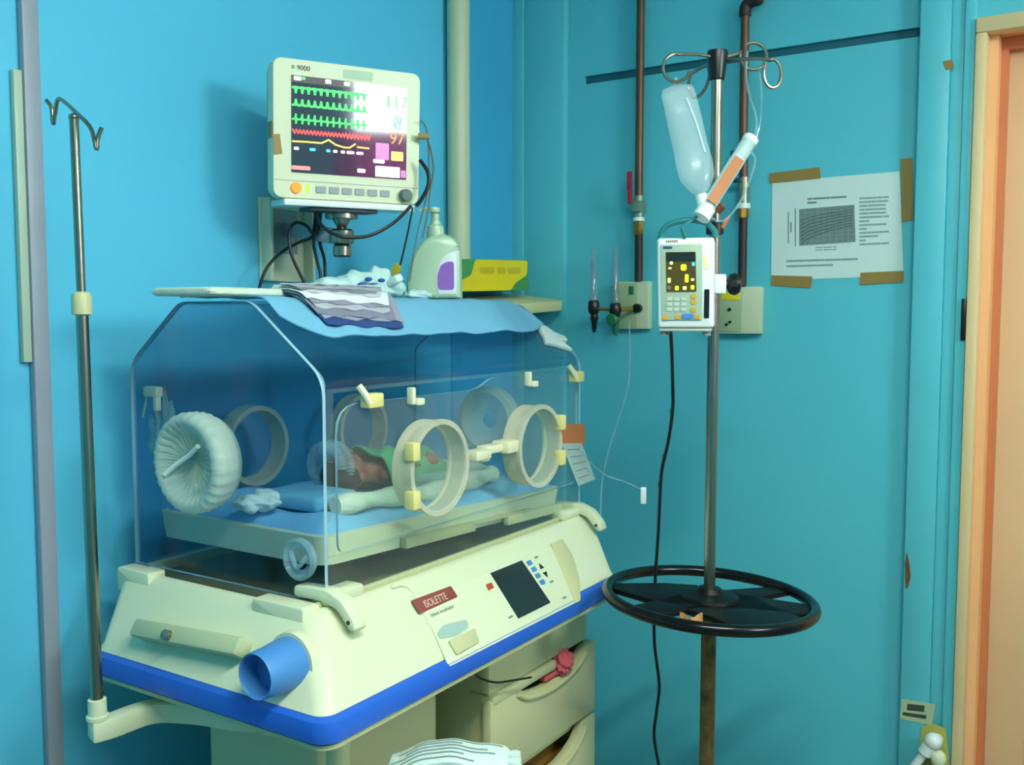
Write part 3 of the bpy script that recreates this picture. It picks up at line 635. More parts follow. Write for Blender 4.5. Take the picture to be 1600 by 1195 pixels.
for yy, zz, m_ in ((1.215, 1.322, CREAMY), (1.915, 1.322, CREAMY)):
    b = B(); box(b, (yy-.005, zz-.012, .006), (yy+.032, zz+.012, .028), M, r=.003); o1 = obj('door_catch', b, m_, dr, 'pale yellow door catch')
    b = B(); tube(b, [M @ V((yy-.014, zz+.026, .012)), M @ V((yy-.006, zz+.010, .02)), M @ V((yy, zz-.004, .024))], .006, 8); obj('catch_tongue', b, IVORY, o1)
for yy, zz in ((1.345, 1.318), (1.735, 1.325)):
    b = B(); box(b, (yy-.010, zz-.012, .004), (yy, zz+.018, .018), M, r=.002); box(b, (yy, zz-.014, .004), (yy+.02, zz-.002, .022), M, r=.002); obj('hinge_clip', b, IVORY, dr)
# back portholes
for yc in (1.405, 1.735):
    b = B(); Mb = frame((-1.567, yc, 1.19), (0, 1, 0), (0, 0, 1)); lathe(b, Mb, [(.068, -.0005), (.084, -.0005), (.084, .035), (.074, .035)], 40, closed=True); obj('rear_porthole_ring', b, RINGC, hd, 'olive translucent ring on the far side')
# far end cuff
b = B(); Mb = frame((-1.33, 1.974, 1.205), (1, 0, 0), (0, 0, 1)); lathe(b, Mb, [(.05, .0005), (.082, .0005), (.082, .03), (.068, .035), (.02, .012)], 36, cap=False); obj('porthole_cuff', b, CUFF, hd, 'pale sleeve on the far end')
# near end cuff with gathered membrane
cuM = HF @ Matrix.Translation((-1.352, 1.211, -1.131)) @ Matrix.Diagonal((1.05, 1.05, 1.08, 1))
b = B(); n_ = 144; rings = []
for (r_, h, a) in ((.060, .002, 0), (.074, .001, 0), (.078, .012, .0), (.081, .016, .001), (.080, .024, .0), (.083, .028, .001), (.082, .036, 0), (.083, .042, .001), (.079, .052, .001), (.070, .057, .001), (.062, .053, .001), (.052, .042, .002), (.034, .036, .003), (.014, .032, .003), (.001, .030, 0)):
    rings.append([cuM @ V(((r_+a*sin(k*5.1))*cos(2*pi*k/n_), (r_+a*sin(k*5.1))*sin(2*pi*k/n_), h+a*cos(k*3.7)+.25*a*sin(k*1.3))) for k in range(n_)])
loft(b, rings, cap=True); obj('porthole_cuff', b, CUFF, hd, 'white gathered plastic cuff on the end panel', ang=1.5)
b = B(); tube(b, [cuM @ V(p) for p in ((-.052, -.022, .052), (-.030, -.004, .046), (-.004, .012, .042), (.022, .030, .044))], .0045, 8); obj('cuff_tie', b, WHITE, hd, 'white tie across the cuff')
# crumpled sleeve on the back left and small fittings
b = B(); t = B(); bmesh.ops.create_icosphere(t, subdivisions=4, radius=.05)
for v in t.verts:
    d = v.co.normalized(); v.co = v.co*(1+.16*sin(d.x*9+d.y*7)+.12*sin(d.z*13+d.x*5)+.07*sin(d.y*21))
t.transform(Matrix.Diagonal((.5, .42, 1.6, 1))); merge(b, t, Matrix.Translation((-1.528, 1.168, 1.232))); obj('plastic_sleeve', b, clear('crumpled_plastic', (.88, .94, .94), haze=.4, hazecol=(150, 200, 200), rough=.2), hd, 'crumpled clear sleeve inside the left wall')
b = B(); p = onY(240, 612, 1.15); box(b, p-V((.022, .008, .010)), p+V((.016, .010, .010)), r=.004); box(b, p+V((.004, -.006, -.035)), p+V((.014, .006, -.008)), r=.002); tube(b, [p+V((-.02, 0, -.01)), p+V((-.034, 0, -.05))], .002, 6); obj('end_fitting', b, IVORY, hd)
b = B(); pc = onY(472, 872, 1.131); lathe(b, HF @ Matrix.Translation((pc.x, pc.z, -1.131)), [(.020, 0), (.034, 0), (.035, .010), (.030, .012), (.026, .005), (.018, .004)], 30, cap=False); tube(b, [pc+V((-.02, -.006, .01)), pc+V((0, -.012, -.012)), pc+V((.018, -.008, .006))], .004, 8); obj('access_port', b, TUBEC, hd, 'small round clear port low on the end panel')

# ------------------------------------------------------------------ under the incubator
b = B(); loft(b, [rr3(-1.42, -1.128, 1.16, 1.488, .02, .10), rr3(-1.42, -1.128, 1.16, 1.488, .02, .79)]); obj('pedestal', b, CREAM2, inc)
b = B(); cyl(b, (-1.042, 1.108, .14), (-1.042, 1.108, .812), .019, 24); obj('front_leg', b, CREAM2, inc)
b = B(); cyl(b, (-1.11, 1.095, .785), (-1.11, 1.095, .812), .014, 14); obj('rubber_stop', b, BLACK, inc)
b = B(); box(b, (-1.46, 1.06, .09), (-1.02, 1.96, .14), r=.012); obj('cart_base', b, CREAM2, inc)
for (x, y) in ((-1.06, 1.10), (-1.42, 1.10), (-1.06, 1.92), (-1.42, 1.92)):
    b = B(); cyl(b, (x, y-.012, .045), (x, y+.012, .045), .044, 24); cyl(b, (x, y, .045), (x, y, .10), .010); obj('caster', b, BLACK, inc)
# side pole on its curved arm
pb = atD(152, 1104, 1.60); PXY = (pb.x, pb.y)
path = catmull([(-1.16, 1.16, 0), (-1.24, 1.10, 0), (-1.33, 1.075, 0), (-1.40, 1.035, 0), (PXY[0]+.006, PXY[1]+.02, 0), (PXY[0]-.004, PXY[1]-.012, 0)], 6)
Lp, Rp = [], []
for i, p in enumerate(path):
    t = (path[min(i+1, len(path)-1)]-path[max(i-1, 0)]).normalized(); n = V((-t.y, t.x, 0)); wd = .017 if i < len(path)-3 else .018
    Lp.append(((p+n*wd).x, (p+n*wd).y)); Rp.append(((p-n*wd).x, (p-n*wd).y))
az = pb.z-.055
b = B(); prism(b, I4, Lp+Rp[::-1], az, az+.035, r=.005); arm = obj('pole_arm', b, CREAM, inc)
b = B(); cyl(b, (-1.2, 1.13, az+.01), (-1.2, 1.13, .80), .02); obj('arm_mount', b, CREAM2, arm)
b = B(); lathe(b, Matrix.Translation((PXY[0], PXY[1], az+.035)), [(.018, 0), (.018, .006), (.015, .008), (.0145, .033), (.011, .034)], 24); obj('pole_socket', b, CREAM, arm)
pole = None
top = V((PXY[0], PXY[1], 1.775)); lean = V((-.012, 0, 0))
b = B(); cyl(b, (PXY[0], PXY[1], az+.06), V((PXY[0], PXY[1], 1.49))+lean*.6, .0098, 20); pole = obj('iv_pole', b, STEEL, inc, 'thin steel pole with two hooks')
b = B(); cyl(b, V((PXY[0], PXY[1], 1.48))+lean*.6, top+lean, .0072, 18); obj('inner_tube', b, STEEL, pole)
b = B(); lathe(b, Matrix.Translation(V((PXY[0], PXY[1], 1.475))+lean*.6), [(.0102, -.012), (.0155, -.010), (.0155, .018), (.013, .024), (.0076, .026)], 20, closed=False); obj('pole_collar', b, CREAM2, pole)
tp = top+lean; dd = tp.to_tuple()
b = B(); d0 = (tp-CAMP).dot(fw); tube(b, [atD(72, 156, d0+.05), atD(80, 168, d0+.05), atD(83, 193, d0+.05), atD(86, 178, d0+.04), atD(91, 155, d0+.03), atD(104, 162, d0+.015), atD(118, 175, d0), atD(134, 190, d0-.015), atD(143, 203, d0-.02), atD(147, 218, d0-.03), atD(151, 233, d0-.03), atD(153, 215, d0-.03), atD(159, 199, d0-.03)], .0033, 10, n=8); obj('pole_hook', b, STEEL, pole)
b = B(); ball(b, tp, .0085, (1, 1, .8)); obj('pole_cap', b, STEEL, pole)

# ------------------------------------------------------------------ on the mattress
def zs(y): return 1.118-(y-1.18)*.042
# infant lying with head towards the near end
bc = onX(545, 728, -1.285); hx, hy = bc.x, bc.y; hz = zs(hy)+.046
inf = thing('person', 'tiny newborn person lying on its back inside the incubator under a green cloth', 'person', (hx, hy, zs(hy)-.004))
t = B(); H = V((hx, hy, hz))
sk = bpy.data.meshes.new('infant_body'); so = bpy.data.objects.new('body', sk); COL.objects.link(so)
nodes = [((0, .15, -.010), .030), ((0, .10, -.004), .036), ((0, .06, -.006), .026), ((0, .036, -.006), .015), ((0, .004, 0), .034), ((0, -.022, .002), .032),
         ((.042, .068, -.008), .013), ((.062, .10, -.016), .010), ((.052, .13, .000), .008), ((-.042, .068, -.008), .013), ((-.062, .10, -.016), .010), ((-.056, .13, .000), .008),
         ((.026, .17, -.010), .020), ((.045, .205, .010), .015), ((.030, .245, -.018), .011), ((-.026, .17, -.010), .020), ((-.045, .205, .010), .015), ((-.030, .245, -.018), .011)]
edges = [(0, 1), (1, 2), (2, 3), (3, 4), (4, 5), (2, 6), (6, 7), (7, 8), (2, 9), (9, 10), (10, 11), (0, 12), (12, 13), (13, 14), (0, 15), (15, 16), (16, 17)]
sk.from_pydata([H+V(n[0]) for n in nodes], edges, []); sk.update()
md = so.modifiers.new('skin', 'SKIN')
for i, n in enumerate(nodes): sk.skin_vertices[0].data[i].radius = (n[1], n[1])
sk.skin_vertices[0].data[0].use_root = True
s2 = so.modifiers.new('sub', 'SUBSURF'); s2.levels = 2; s2.render_levels = 2
bpy.context.view_layer.update(); me = bpy.data.meshes.new_from_object(so.evaluated_get(bpy.context.evaluated_depsgraph_get())); bpy.data.objects.remove(so)
b = B(); b.from_mesh(me)
ball(b, H+V((0, -.012, .004)), .042, (.92, 1.08, .95)); ball(b, H+V((0, .004, .040)), .007, (.8, 1.1, 1)); ball(b, H+V((.039, -.004, -.002)), .008, (.5, 1, 1)); ball(b, H+V((-.039, -.004, -.002)), .008, (.5, 1, 1))
for (ax, sg) in ((.052, 1), (-.056, -1)):
    for k in range(4):
        p = H+V((ax+(k-1.5)*.0045, .136, .001)); tube(b, [p, p+V((0, .009, .004)), p+V((0, .013+.001*(k % 2), -.001))], .0022, 6)
    p = H+V((ax-sg*.008, .130, .002)); tube(b, [p, p+V((-sg*.006, .007, .002))], .0024, 6)
obj('body', b, SKIN, inf, ang=1.5)
b = B(); ball(b, H+V((0, -.020, -.001)), .0428, (.94, 1.0, .90)); obj('hair', b, HAIR, inf)
b = B()
for sx in (-1, 1): ball(b, H+V((sx*.014, -.006, .0415)), .004, (1.3, .5, .5))
ball(b, H+V((0, .017, .036)), .004, (1.6, .6, .5)); obj('closed_eyes_and_mouth', b, mat('dark_skin_crease', (90, 46, 44), .6), inf)
def swad(u, v):
    y = hy+.045+v*.20; a = pi*u; rx = .085-.012*v; rz = .098-.02*v+.006*sin(v*9)
    return (hx-rx*cos(a)*(1+.06*sin(v*17+u*5)), y, zs(y)-.006+rz*sin(a)*(1+.08*sin(u*19+v*11)))
b = B(); grid(b, swad, 28, 26, .003); tag(obj('green_cloth', b, GREENC), 'green cloth spread over the infant inside the incubator', 'cloth')
b = B(); 
def rollp(y): return zs(y)+.016
nest = [(-1.165, 1.24), (-1.150, 1.34), (-1.152, 1.46), (-1.158, 1.58), (-1.17, 1.70), (-1.22, 1.80), (-1.32, 1.83), (-1.42, 1.79)]
tube(b, [(x, y, rollp(y)+.004*sin(i*2)) for i, (x, y) in enumerate(nest)], lambda t: .017+.003*sin(t*40), 12); tag(obj('rolled_cloth', b, TOWEL), 'long rolled white cloth laid on the mattress around the infant', 'cloth')
b = B(); p = onX(428, 757, -1.26); q0 = V((-1.30, p.y, zs(p.y)+.018))
for k in range(3):
    tt = B(); bmesh.ops.create_icosphere(tt, subdivisions=4, radius=.026)
    for v in tt.verts:
        d = v.co.normalized(); v.co *= 1+.13*sin(d.x*5+k*2)+.10*sin(d.y*6+d.z*4)+.05*sin(d.z*8+k)
    tt.transform(Matrix.Diagonal((1.1, .9, .6, 1))); merge(b, tt, Matrix.Translation(q0+V((.014*sin(k*2.1), .026*k-.02, -.002))))
tag(obj('folded_gauze', b, TOWELW), 'small crumpled white gauze pad on the blue mattress near the end', 'gauze')
b = B(); y0 = 1.335
P = []
for k in range(56):
    a = k/56*2*pi*1.6; P.append((-1.30+.045*cos(a), y0+.02+.035*k/56, zs(y0)+.060+.040*sin(a)))
tube(b, P+[(-1.30, y0+.13, zs(y0)+.028), (-1.22, y0+.18, zs(y0)+.022), (-1.19, y0+.26, zs(y0)+.020)], lambda t: .0095+.0012*sin(t*480), 10, n=3); tag(obj('breathing_tube', b, TUBEC), 'coiled clear corrugated tube inside the hood behind the front corner', 'tube')
b = B(); box(b, (-1.33, 1.22, zs(1.25)+.002), (-1.19, 1.33, zs(1.25)+.030), r=.010, seg=3); tag(obj('folded_pad', b, SHEET), 'folded pale blue pad at the near end of the mattress', 'pad')

# ------------------------------------------------------------------ on the hood
def bevprof(s):
    """s metres from the back edge of the flat top, across and down the front bevel"""
    if s < .19: return V((-1.44+s, 0, 1.4915))
    t = s-.19; r = .03
    k = min(t/r, 1); d = V((.79, 0, -.612)); a = V((1, 0, 0)).lerp(d, .5*k)
    if t < r: return V((-1.25, 0, 1.4915))+a*t
    return V((-1.25, 0, 1.4915))+V((1, 0, 0)).lerp(d, .5)*r+d*(t-r)+V((.0, 0, .001))
def clothf(u, v):
    y = 1.142+v*.79
    hem = .19+.128-.06*(1-min(1, v/.12))**2+.0025*sin(v*31)
    if v > .90: hem -= .02*((v-.90)/.10)**2
    p = bevprof(u*hem); p.y = y-(.07*(1-u)*((v-.8)/.2) if v > .8 else 0)
    nrm_ = V((0, 0, 1)) if u*hem < .19 else V((.61, 0, .79))
    p += nrm_*(.0032+.0016*(1+sin(v*23+u*3))*(.4+.6*u)+.001*sin(v*61+u*17)); return p
b = B(); grid(b, clothf, 40, 90, .0022); bl_ = tag(obj('blue_sheet', b, SHEET), 'pale blue fuzzy sheet draped over the top of the clear hood', 'sheet')
# cream folded pad from the near end
b = B(); Mp = frame((-1.35, 1.065, 1.4955), (0, 1, -.004), (-1, 0, 0)); 
t = B(); loft(t, [[(x, y_, z) for (y_, x) in [(0, 0)]] for z in []] or [[Mp @ V((p[0], p[1], h)) for p in rrect(i0, .395-i0, -.085+i0, .075-i0, .014, 4)] for h, i0 in ((0, .005), (.003, .0012), (.007, 0), (.011, .0012), (.014, .006))]); merge(b, t)
tag(obj('folded_towel', b, TOWEL), 'thick cream folded towel sticking out over the near end of the hood', 'towel')
# layered stack slumped over the front bevel
st = thing('folded_sheets', 'slumped stack of grey lilac layered sheets on the blue sheet', 'folded linen', (-1.27, 1.42, 1.50))
FB = frame((-1.25, 1.20, 1.4915), (0, 1, 0), (-.79, 0, .612)) # on the bevel, v runs up
nl = 11
LC = [(150, 152, 168), (128, 130, 150), (176, 178, 190), (140, 140, 158), (168, 166, 182), (196, 200, 206), (134, 136, 150), (172, 174, 182), (146, 148, 160), (182, 186, 190)]
for k in range(nl):
    def lay(u, v, k=k):
        y = 1.225+.005*sin(k*2.3)+u*(.262-.07*v+.008*sin(k*1.7)); s1 = .306-.0125*k+.004*sin(k*4)-.016*(1-u)+.003*sin(u*17+k*2); s = .168+v*(s1-.168)
        p = bevprof(s); n = V((0, 0, 1)) if s < .19 else V((.5, 0, .866)); p.y = y
        return p+n*(.0078+.0019*k+.0006*sin(u*31+k*5)+.0007*sin(u*9+k))
    b = B(); grid(b, lay, 30, 14, .0014)
    if k == 0: obj('bottom_layer', b, LAYERB, st, 'dark blue bottom layer')
    elif k == 5: obj('sheet_layer', b, LABELW, st, 'white layer')
    else: obj('sheet_layer', b, mat('lilac_layer_%d' % k, LC[k-1], .85, var=.14, scale=40), st)
b = B(); tube(b, [(-1.30, 1.238, 1.507), (-1.25, 1.236, 1.505), (-1.215, 1.240, 1.482)], .010, 12); obj('folded_corner', b, TOWEL, st, 'rounded pale folded end')
# bunched patterned cloth
b = B(); t = B()
for (x, y, z, r_, sc) in ((-1.36, 1.36, 1.510, .030, (1, 2.0, .40)), (-1.35, 1.44, 1.516, .036, (1, 1.6, .60)), (-1.36, 1.52, 1.520, .040, (1, 1.4, .80)), (-1.35, 1.575, 1.530, .032, (.9, 1.2, 1)), (-1.355, 1.62, 1.516, .032, (1, 1.4, .6)), (-1.30, 1.50, 1.508, .030, (1, 2.0, .5)), (-1.31, 1.66, 1.505, .022, (1, 1.9, .5))):
    tt = B(); bmesh.ops.create_icosphere(tt, subdivisions=4, radius=r_)
    for v in tt.verts:
        d = v.co.normalized(); v.co *= 1+.08*sin(d.x*5+d.y*6+x*30)+.05*sin(d.z*9+d.y*5+y*20)
    tt.transform(Matrix.Diagonal((*sc, 1))); merge(b, tt, Matrix.Translation((x, y, z)))
bc_ = tag(obj('bunched_cloth', b, CLOTHP, ang=1.6), 'crumpled white cloth with blue pattern heaped beside the bottle', 'cloth')
b = B()
for (px, py, s_) in ((548, 449, .009), (566, 445, .010), (584, 447, .012), (600, 453, .010), (576, 436, .008), (596, 438, .008)):
    p = onX(px, py, -1.312); ball(b, p, s_, (1, 1, .55), seg=10)
obj('blue_print', b, CLOTHB, bc_)
b = B(); p = atD(614, 440, 2.03); box(b, (-.022, -.012, -.009), (.022, .012, .009), Matrix.Translation(p) @ Matrix.Rotation(radians(28), 4, V((.5, -.8, 0))), r=.006, seg=3); tag(obj('cloth_roll', b, TOWELW), 'small white rolled pad lying on the heaped cloth', 'pad')
# pump bottle
bo = thing('pump_bottle', 'pale green lotion pump bottle with purple label standing on the hood', 'bottle', (-1.345, 1.79, 1.497))
BM = frame((-1.350, 1.775, 1.497), rt, (0, 0, 1))
k_ = 2.19/F
def bq(x, y): return ((x-683)*k_, (472-y)*k_)
sil = roundpoly([bq(*p) for p in ((640, 471), (637, 452), (642, 420), (651, 396), (665, 378), (682, 370), (704, 371), (719, 381), (724, 398), (725, 471))], [.004, .01, .02, .02, .02, .02, .02, .012, .01, .004])
cxx = sum(p[0] for p in sil)/len(sil); cyy = sum(p[1] for p in sil)/len(sil)
def scl(s, n): return [BM @ V((cxx+(p[0]-cxx)*s, max(.0, cyy+(p[1]-cyy)*s) if p[1] > .003 else .0015*(1-s)*30, n)) for p in sil]
b = B(); loft(b, [scl(.82, -.028), scl(.93, -.024), scl(.985, -.015), scl(1, 0), scl(.985, .015), scl(.93, .024), scl(.82, .028)]); obj('bottle_body', b, BOTTLE, bo)
for s in (.86, .76):
    b = B(); P = [bq(*p) for p in ((694, 466), (690, 440), (693, 415), (705, 398), (720, 394), (721, 466))]; c0 = (bq(712, 435)); P = [(c0[0]+(p[0]-c0[0])*(1.45 if s > .8 else 1.22), c0[1]+(p[1]-c0[1])*(1.12 if s > .8 else 1.0)) for p in P]
    pts = [BM @ V((p[0] if p[0] < bq(722, 0)[0] else bq(722, 0)[0], p[1], .026)) for p in openround(P, .006)][:-3]; tube(b, pts, .0018, 6, smooth=False); obj('bottle_rib', b, BOTTLE, bo)
b = B(); P = roundpoly([bq(*p) for p in ((688, 464), (685, 440), (689, 416), (701, 402), (717, 398), (717, 464))], [.004, .01, .014, .014, .006, .004]); prism(b, BM, P, .0265, .0295, r=.0006); obj('label', b, LABELW, bo, 'white arched label')
b = B(); P = roundpoly([bq(*p) for p in ((688, 458), (687, 436), (692, 420), (702, 414), (713, 414), (713, 458))], .008); prism(b, BM, P, .0296, .0302); obj('label_picture', b, PURPLE, bo, 'purple picture')
b = B(); lathe(b, BM @ Matrix.Rotation(-pi/2, 4, 'X') @ Matrix.Rotation(0, 4, 'Z') if False else Matrix.Translation(BM @ V((*bq(683, 372), 0))), [(.020, -.006), (.020, .008), (.018, .020), (.012, .024), (.011, .030), (.0085, .031), (.0085, .048)], 24)
pc = BM @ V((*bq(681, 331), 0)); obj('pump_collar', b, BOTTLE, bo)
b = B(); lathe(b, Matrix.Translation(pc), [(.0001, .004), (.013, .003), (.014, -.004), (.013, -.008), (.006, -.010), (.006, -.03)], 20); tube(b, [pc+V((0, 0, -.001)), pc-rt*.022+V((0, 0, -.0)), pc-rt*.034+V((0, 0, -.004))], .0042, 8); obj('pump_head', b, BOTTLE, bo)

# tape and note on the hood
b = B(); prism(b, XF, [onF(*p, XF) for p in ((868, 662), (910, 662), (910, 694), (868, 694))], .006, .0066); tag(obj('tape_strip', b, TAPEO), 'orange brown tape holding the note on the far corner of the hood', 'tape')
b = B(); N = [onF(*p, XF) for p in ((873, 692), (905, 692), (917, 747), (893, 758))]
Mn = XF; nb = [(N[0], .0068), (N[1], .0068), (N[2], .022), (N[3], .018)]
vs = [b.verts.new(XF @ V((p[0], p[1], h))) for p, h in nb]; b.faces.new(vs); bmesh.ops.solidify(b, geom=b.faces[:], thickness=.0008)
note = tag(obj('paper_note', b, PAPER), 'small white handwritten note hanging under orange tape on the hood corner', 'note')
b = B()
for i in range(5):
    f0 = .15+.17*i; a = (N[0][0]*(1-f0)+N[3][0]*f0, N[0][1]*(1-f0)+N[3][1]*f0); c_ = (N[1][0]*(1-f0)+N[2][0]*f0, N[1][1]*(1-f0)+N[2][1]*f0); h = .0072+.0115*f0+.0016
    p, q = XF @ V((a[0]*.85+c_[0]*.15, a[1]*.85+c_[1]*.15, h)), XF @ V((a[0]*.2+c_[0]*.8, a[1]*.2+c_[1]*.8, h+.001)); cyl(b, p, q, .0009, 5)
obj('note_lines', b, INK, note)
# white corner fitting of hood (right bevel)
b = B(); pp = [onF(x, y, frame((-1.088, 0, 1.362), (0, 1, 0), (-.79, 0, .612))) for x, y in ((836, 512), (850, 514), (862, 523), (880, 530), (884, 537), (874, 536), (892, 551), (866, 543), (850, 540), (847, 530))]
prism(b, frame((-1.088, 0, 1.362), (0, 1, 0), (-.79, 0, .612)), roundpoly(pp, .004), .002, .010, r=.001); tag(obj('crumpled_tissue', b, WHITE), 'small white crumpled wrapper lying on the sloping hood near its far end', 'wrapper')

# ================================================================== DRAWER UNIT + LOWER THINGS
CY0, CY1, CXF = 1.545, 1.985, -1.045
dc = thing('drawer_cabinet', 'cream plastic drawer cabinet with open scoops beneath the incubator', 'cabinet', (-1.25, 1.75, .14))
b = B(); box(b, (-1.45, CY0+.01, .141), (CXF-.02, CY0+.025, .788)); box(b, (-1.45, CY1-.025, .141), (CXF-.02, CY1-.01, .788)); box(b, (-1.45, CY0+.01, .141), (-1.435, CY1-.01, .788)); box(b, (-1.45, CY0+.01, .141), (CXF-.02, CY1-.01, .156)); box(b, (-1.45, CY0+.01, .765), (CXF-.02, CY1-.01, .788)); box(b, (-1.44, CY0+.02, .50), (CXF-.03, CY1-.02, .51)); box(b, (-1.44, CY0+.02, .33), (CXF-.03, CY1-.02, .34)); obj('carcass', b, CREAM2, dc)
b = B(); box(b, (CXF-.03, CY0+.0, .712), (CXF-.004, CY1-.035, .789), r=.006); obj('top_rail', b, CREAM2, dc)
DF = frame((CXF, 0, 0), (0, 1, 0), (0, 0, 1))
def dfront(z0, z1, scoop, label=None):
    ym = (CY0+CY1)/2; P = [(CY0, z0), (CY1, z0), (CY1, z1), (CY1-.05, z1)]
    for k in range(9):
        a = k/8; P.append((CY1-.055-a*.29, z1-scoop*sin(pi*a)**.6-.002))
    P += [(CY0+.02, z1), (CY0, z1)]
    b = B(); prism(b, DF, P, -.022, .0, r=.004); d = obj('drawer', b, CREAM2, dc, label)
    b = B(); Q = [V((CXF+.002, CY1-.055-a/10*.29, z1-scoop*sin(pi*a/10)**.6-.014)) for a in range(11)]; tube(b, Q, .006, 8); obj('drawer_lip', b, CREAM2, d)
    b = B(); box(b, (-1.42, CY0+.03, z0+.004), (CXF-.022, CY1-.03, z0+.012)); obj('drawer_tray', b, CREAM2, d)
dfront(.532, .700, .035); dfront(.345, .524, .055); dfront(.16, .338, .05)
b = B(); M = frame((CXF-.01, 1.60, .688), (0, 1, 0), (0, 0, 1)); box(b, (-.05, .0, -.05), (.20, .022, .012), M, r=.006); tag(obj('supply_tray', b, CREAM2), 'flat cream tray resting in the open top drawer scoop', 'tray')
b = B(); t = B(); bmesh.ops.create_icosphere(t, subdivisions=4, radius=.026)
for v in t.verts:
    d = v.co.normalized(); v.co *= 1+.16*sin(d.x*9+d.z*8)+.12*sin(d.y*15+d.x*4)
p = onX(878, 1034, CXF-.005); t.transform(Matrix.Diagonal((.8, 1.15, 1.0, 1))); merge(b, t, Matrix.Translation(p)); box(b, p+V((-.02, -.07, -.025)), p+V((0, 0, -.012)), r=.004)
tag(obj('pink_cloth', b, PINK, ang=1.6), 'crumpled pink cloth poking out of the top drawer', 'cloth')
cable('black_lead', [(736, 1048), (752, 1060), (775, 1066), (800, 1063), (830, 1058)], [1.80, 1.84, 1.88, 1.93, 1.98], .0022, CABLE, 'thin black lead looping out below the blue bumper to the drawers')
b = B(); box(b, (-1.30, 1.80, .352), (-1.09, 1.92, .46), r=.01); tag(obj('ochre_pack', b, mat('ochre_pack', (150, 110, 40), .7, var=.3)), 'ochre supply pack glimpsed in the dark second drawer', 'pack')
# towel stack at the bottom
TWC = atD(697, 1195, 1.475); TWC.z = .60
TM = Matrix.Translation(TWC) @ Matrix.Rotation(YAW, 4, 'Z')
tw = thing('towel_stack', 'white towel folded in many thin layers in front of the drawers at the bottom edge', 'towel', TWC)
kt = 1.475/F; NL = 17
def tlayer(k):
    def f(u, v):
        x = (-.103+.206*u)+.003*sin(k*2.2)*(u-.5); h = .158+.020*u+.012*sin(pi*u*1.6-.6)
        if u > .93: h -= .014*((u-.93)/.07)**2
        if u < .05: h -= .010*((.05-u)/.05)**2
        z = h*(k+1)/NL+.0012*sin(u*22+k*1.7)
        return TM @ V((x, -.045+.0045*k+.085*v+.003*sin(k*3.1)+.002*sin(u*12+k), z-.004*(2*v-1)**2))
    return f
for k in range(NL):
    b = B(); grid(b, tlayer(k), 30, 8, .0125 if k % 2 == 0 else .004); obj('towel_fold', b, TOWELW if k % 2 == 0 else mat('grey_fold_line', (128, 150, 146), .9, var=.1) if 'grey_fold_line' not in MATS else MATS['grey_fold_line'], tw)  # shade lines between the folds painted as thin grey layers
tf_ = tlayer(NL-1)
for k, (v_, u0_, u1_) in enumerate(((.12, .04, .70), (.28, .10, .62), (.42, .05, .86), (.56, .16, .80), (.70, .10, .60), (.84, .22, .92))):
    b = B(); grid(b, lambda u, v: tf_(u0_+(u1_-u0_)*u, v_+.03*v+.03*sin(u*2.5))+V((0, 0, .0016)), 20, 1, .0014); obj('grey_fold_line', b, MATS['grey_fold_line'], tw)  # fold lines carried over the top layer as painted grey strips
b = B()
for yy in (.03, .055, .08): tube(b, [TM @ V((.103, yy, .01)), TM @ V((.109, yy, .09)), TM @ V((.103, yy, .165))], .011, 12)
obj('fold_edge', b, TOWELW, tw)
sl = thing('stool', 'small round cream stool with steel legs carrying the folded white towel', 'stool', (TWC.x, TWC.y, 0))
b = B(); lathe(b, Matrix.Translation((TWC.x, TWC.y+.02, .57)), [(.10, 0), (.115, .004), (.12, .015), (.115, .0275), (.10, .0295)], 28); obj('seat', b, CREAM2, sl)
for (sx, sy) in ((1, 1), (1, -1), (-1, 1), (-1, -1)):
    b = B(); cyl(b, (TWC.x+sx*.06, TWC.y+.02+sy*.06, .571), (TWC.x+sx*.085, TWC.y+.02+sy*.085, 0), .010, 12); obj('leg', b, STEEL, sl)

# ================================================================== RIGHT WALL
def wpt(x, y, d=0): return onY(x, y, YR-d)
def pipething(name, label, px, parts): pass
p1x = -1.226
p1 = thing('gas_pipe', 'brown copper gas pipe with red lever valve above the flow meters', 'pipe', (p1x, YR, 1.55))
yp = YR-.024
b = B(); cyl(b, (p1x, yp, 1.79), (p1x, yp, ZC-.002), .0115, 16); obj('pipe_tube', b, PIPE, p1)
b = B(); cyl(b, (p1x+.002, yp, 1.556), (p1x+.001, yp, 1.70), .0115, 16); obj('lower_pipe', b, PIPED, p1)
b = B(); cyl(b, (p1x, yp, 1.735), (p1x, yp, 1.80), .015, 16); box(b, (p1x-.016, yp-.022, 1.752), (p1x+.016, yp+.018, 1.785), r=.005); obj('valve_body', b, mat('valve_green_grey', (120, 150, 130), .4, metal=.4), p1)
b = B(); box(b, (p1x-.024, yp-.034, 1.815), (p1x-.006, yp-.028, 1.868), r=.003); box(b, (p1x-.020, yp-.034, 1.775), (p1x-.010, yp-.020, 1.818), r=.002); obj('valve_handle', b, RED, p1, 'red lever')
b = B(); cyl(b, (p1x, yp, 1.728), (p1x, yp, 1.738), .0165, 16); obj('thread_tape', b, WHITE, p1)
b = B(); lathe(b, Matrix.Translation((p1x, yp, 1.70)), [(.012, -.012), (.0155, -.006), (.0155, .016), (.013, .026), (.013, .03)], 6); obj('brass_union', b, BRASS, p1)
p2x = -.915
p2 = thing('gas_pipe', 'dark brown gas pipe with an elbow at the top behind the metal hooks', 'pipe', (p2x, YR, 1.53))
ptop = wpt(1166, 22, .024)
b = B(); tube(b, [(p2x, yp, 1.80), (p2x-.004, yp, 2.0), (p2x-.004, yp, 2.262)], .0115, 14, smooth=False); obj('pipe_tube', b, PIPE, p2)
b = B(); cyl(b, (p2x, yp, 1.535), (p2x, yp, 1.735), .0115, 16); obj('lower_pipe', b, PIPED, p2)
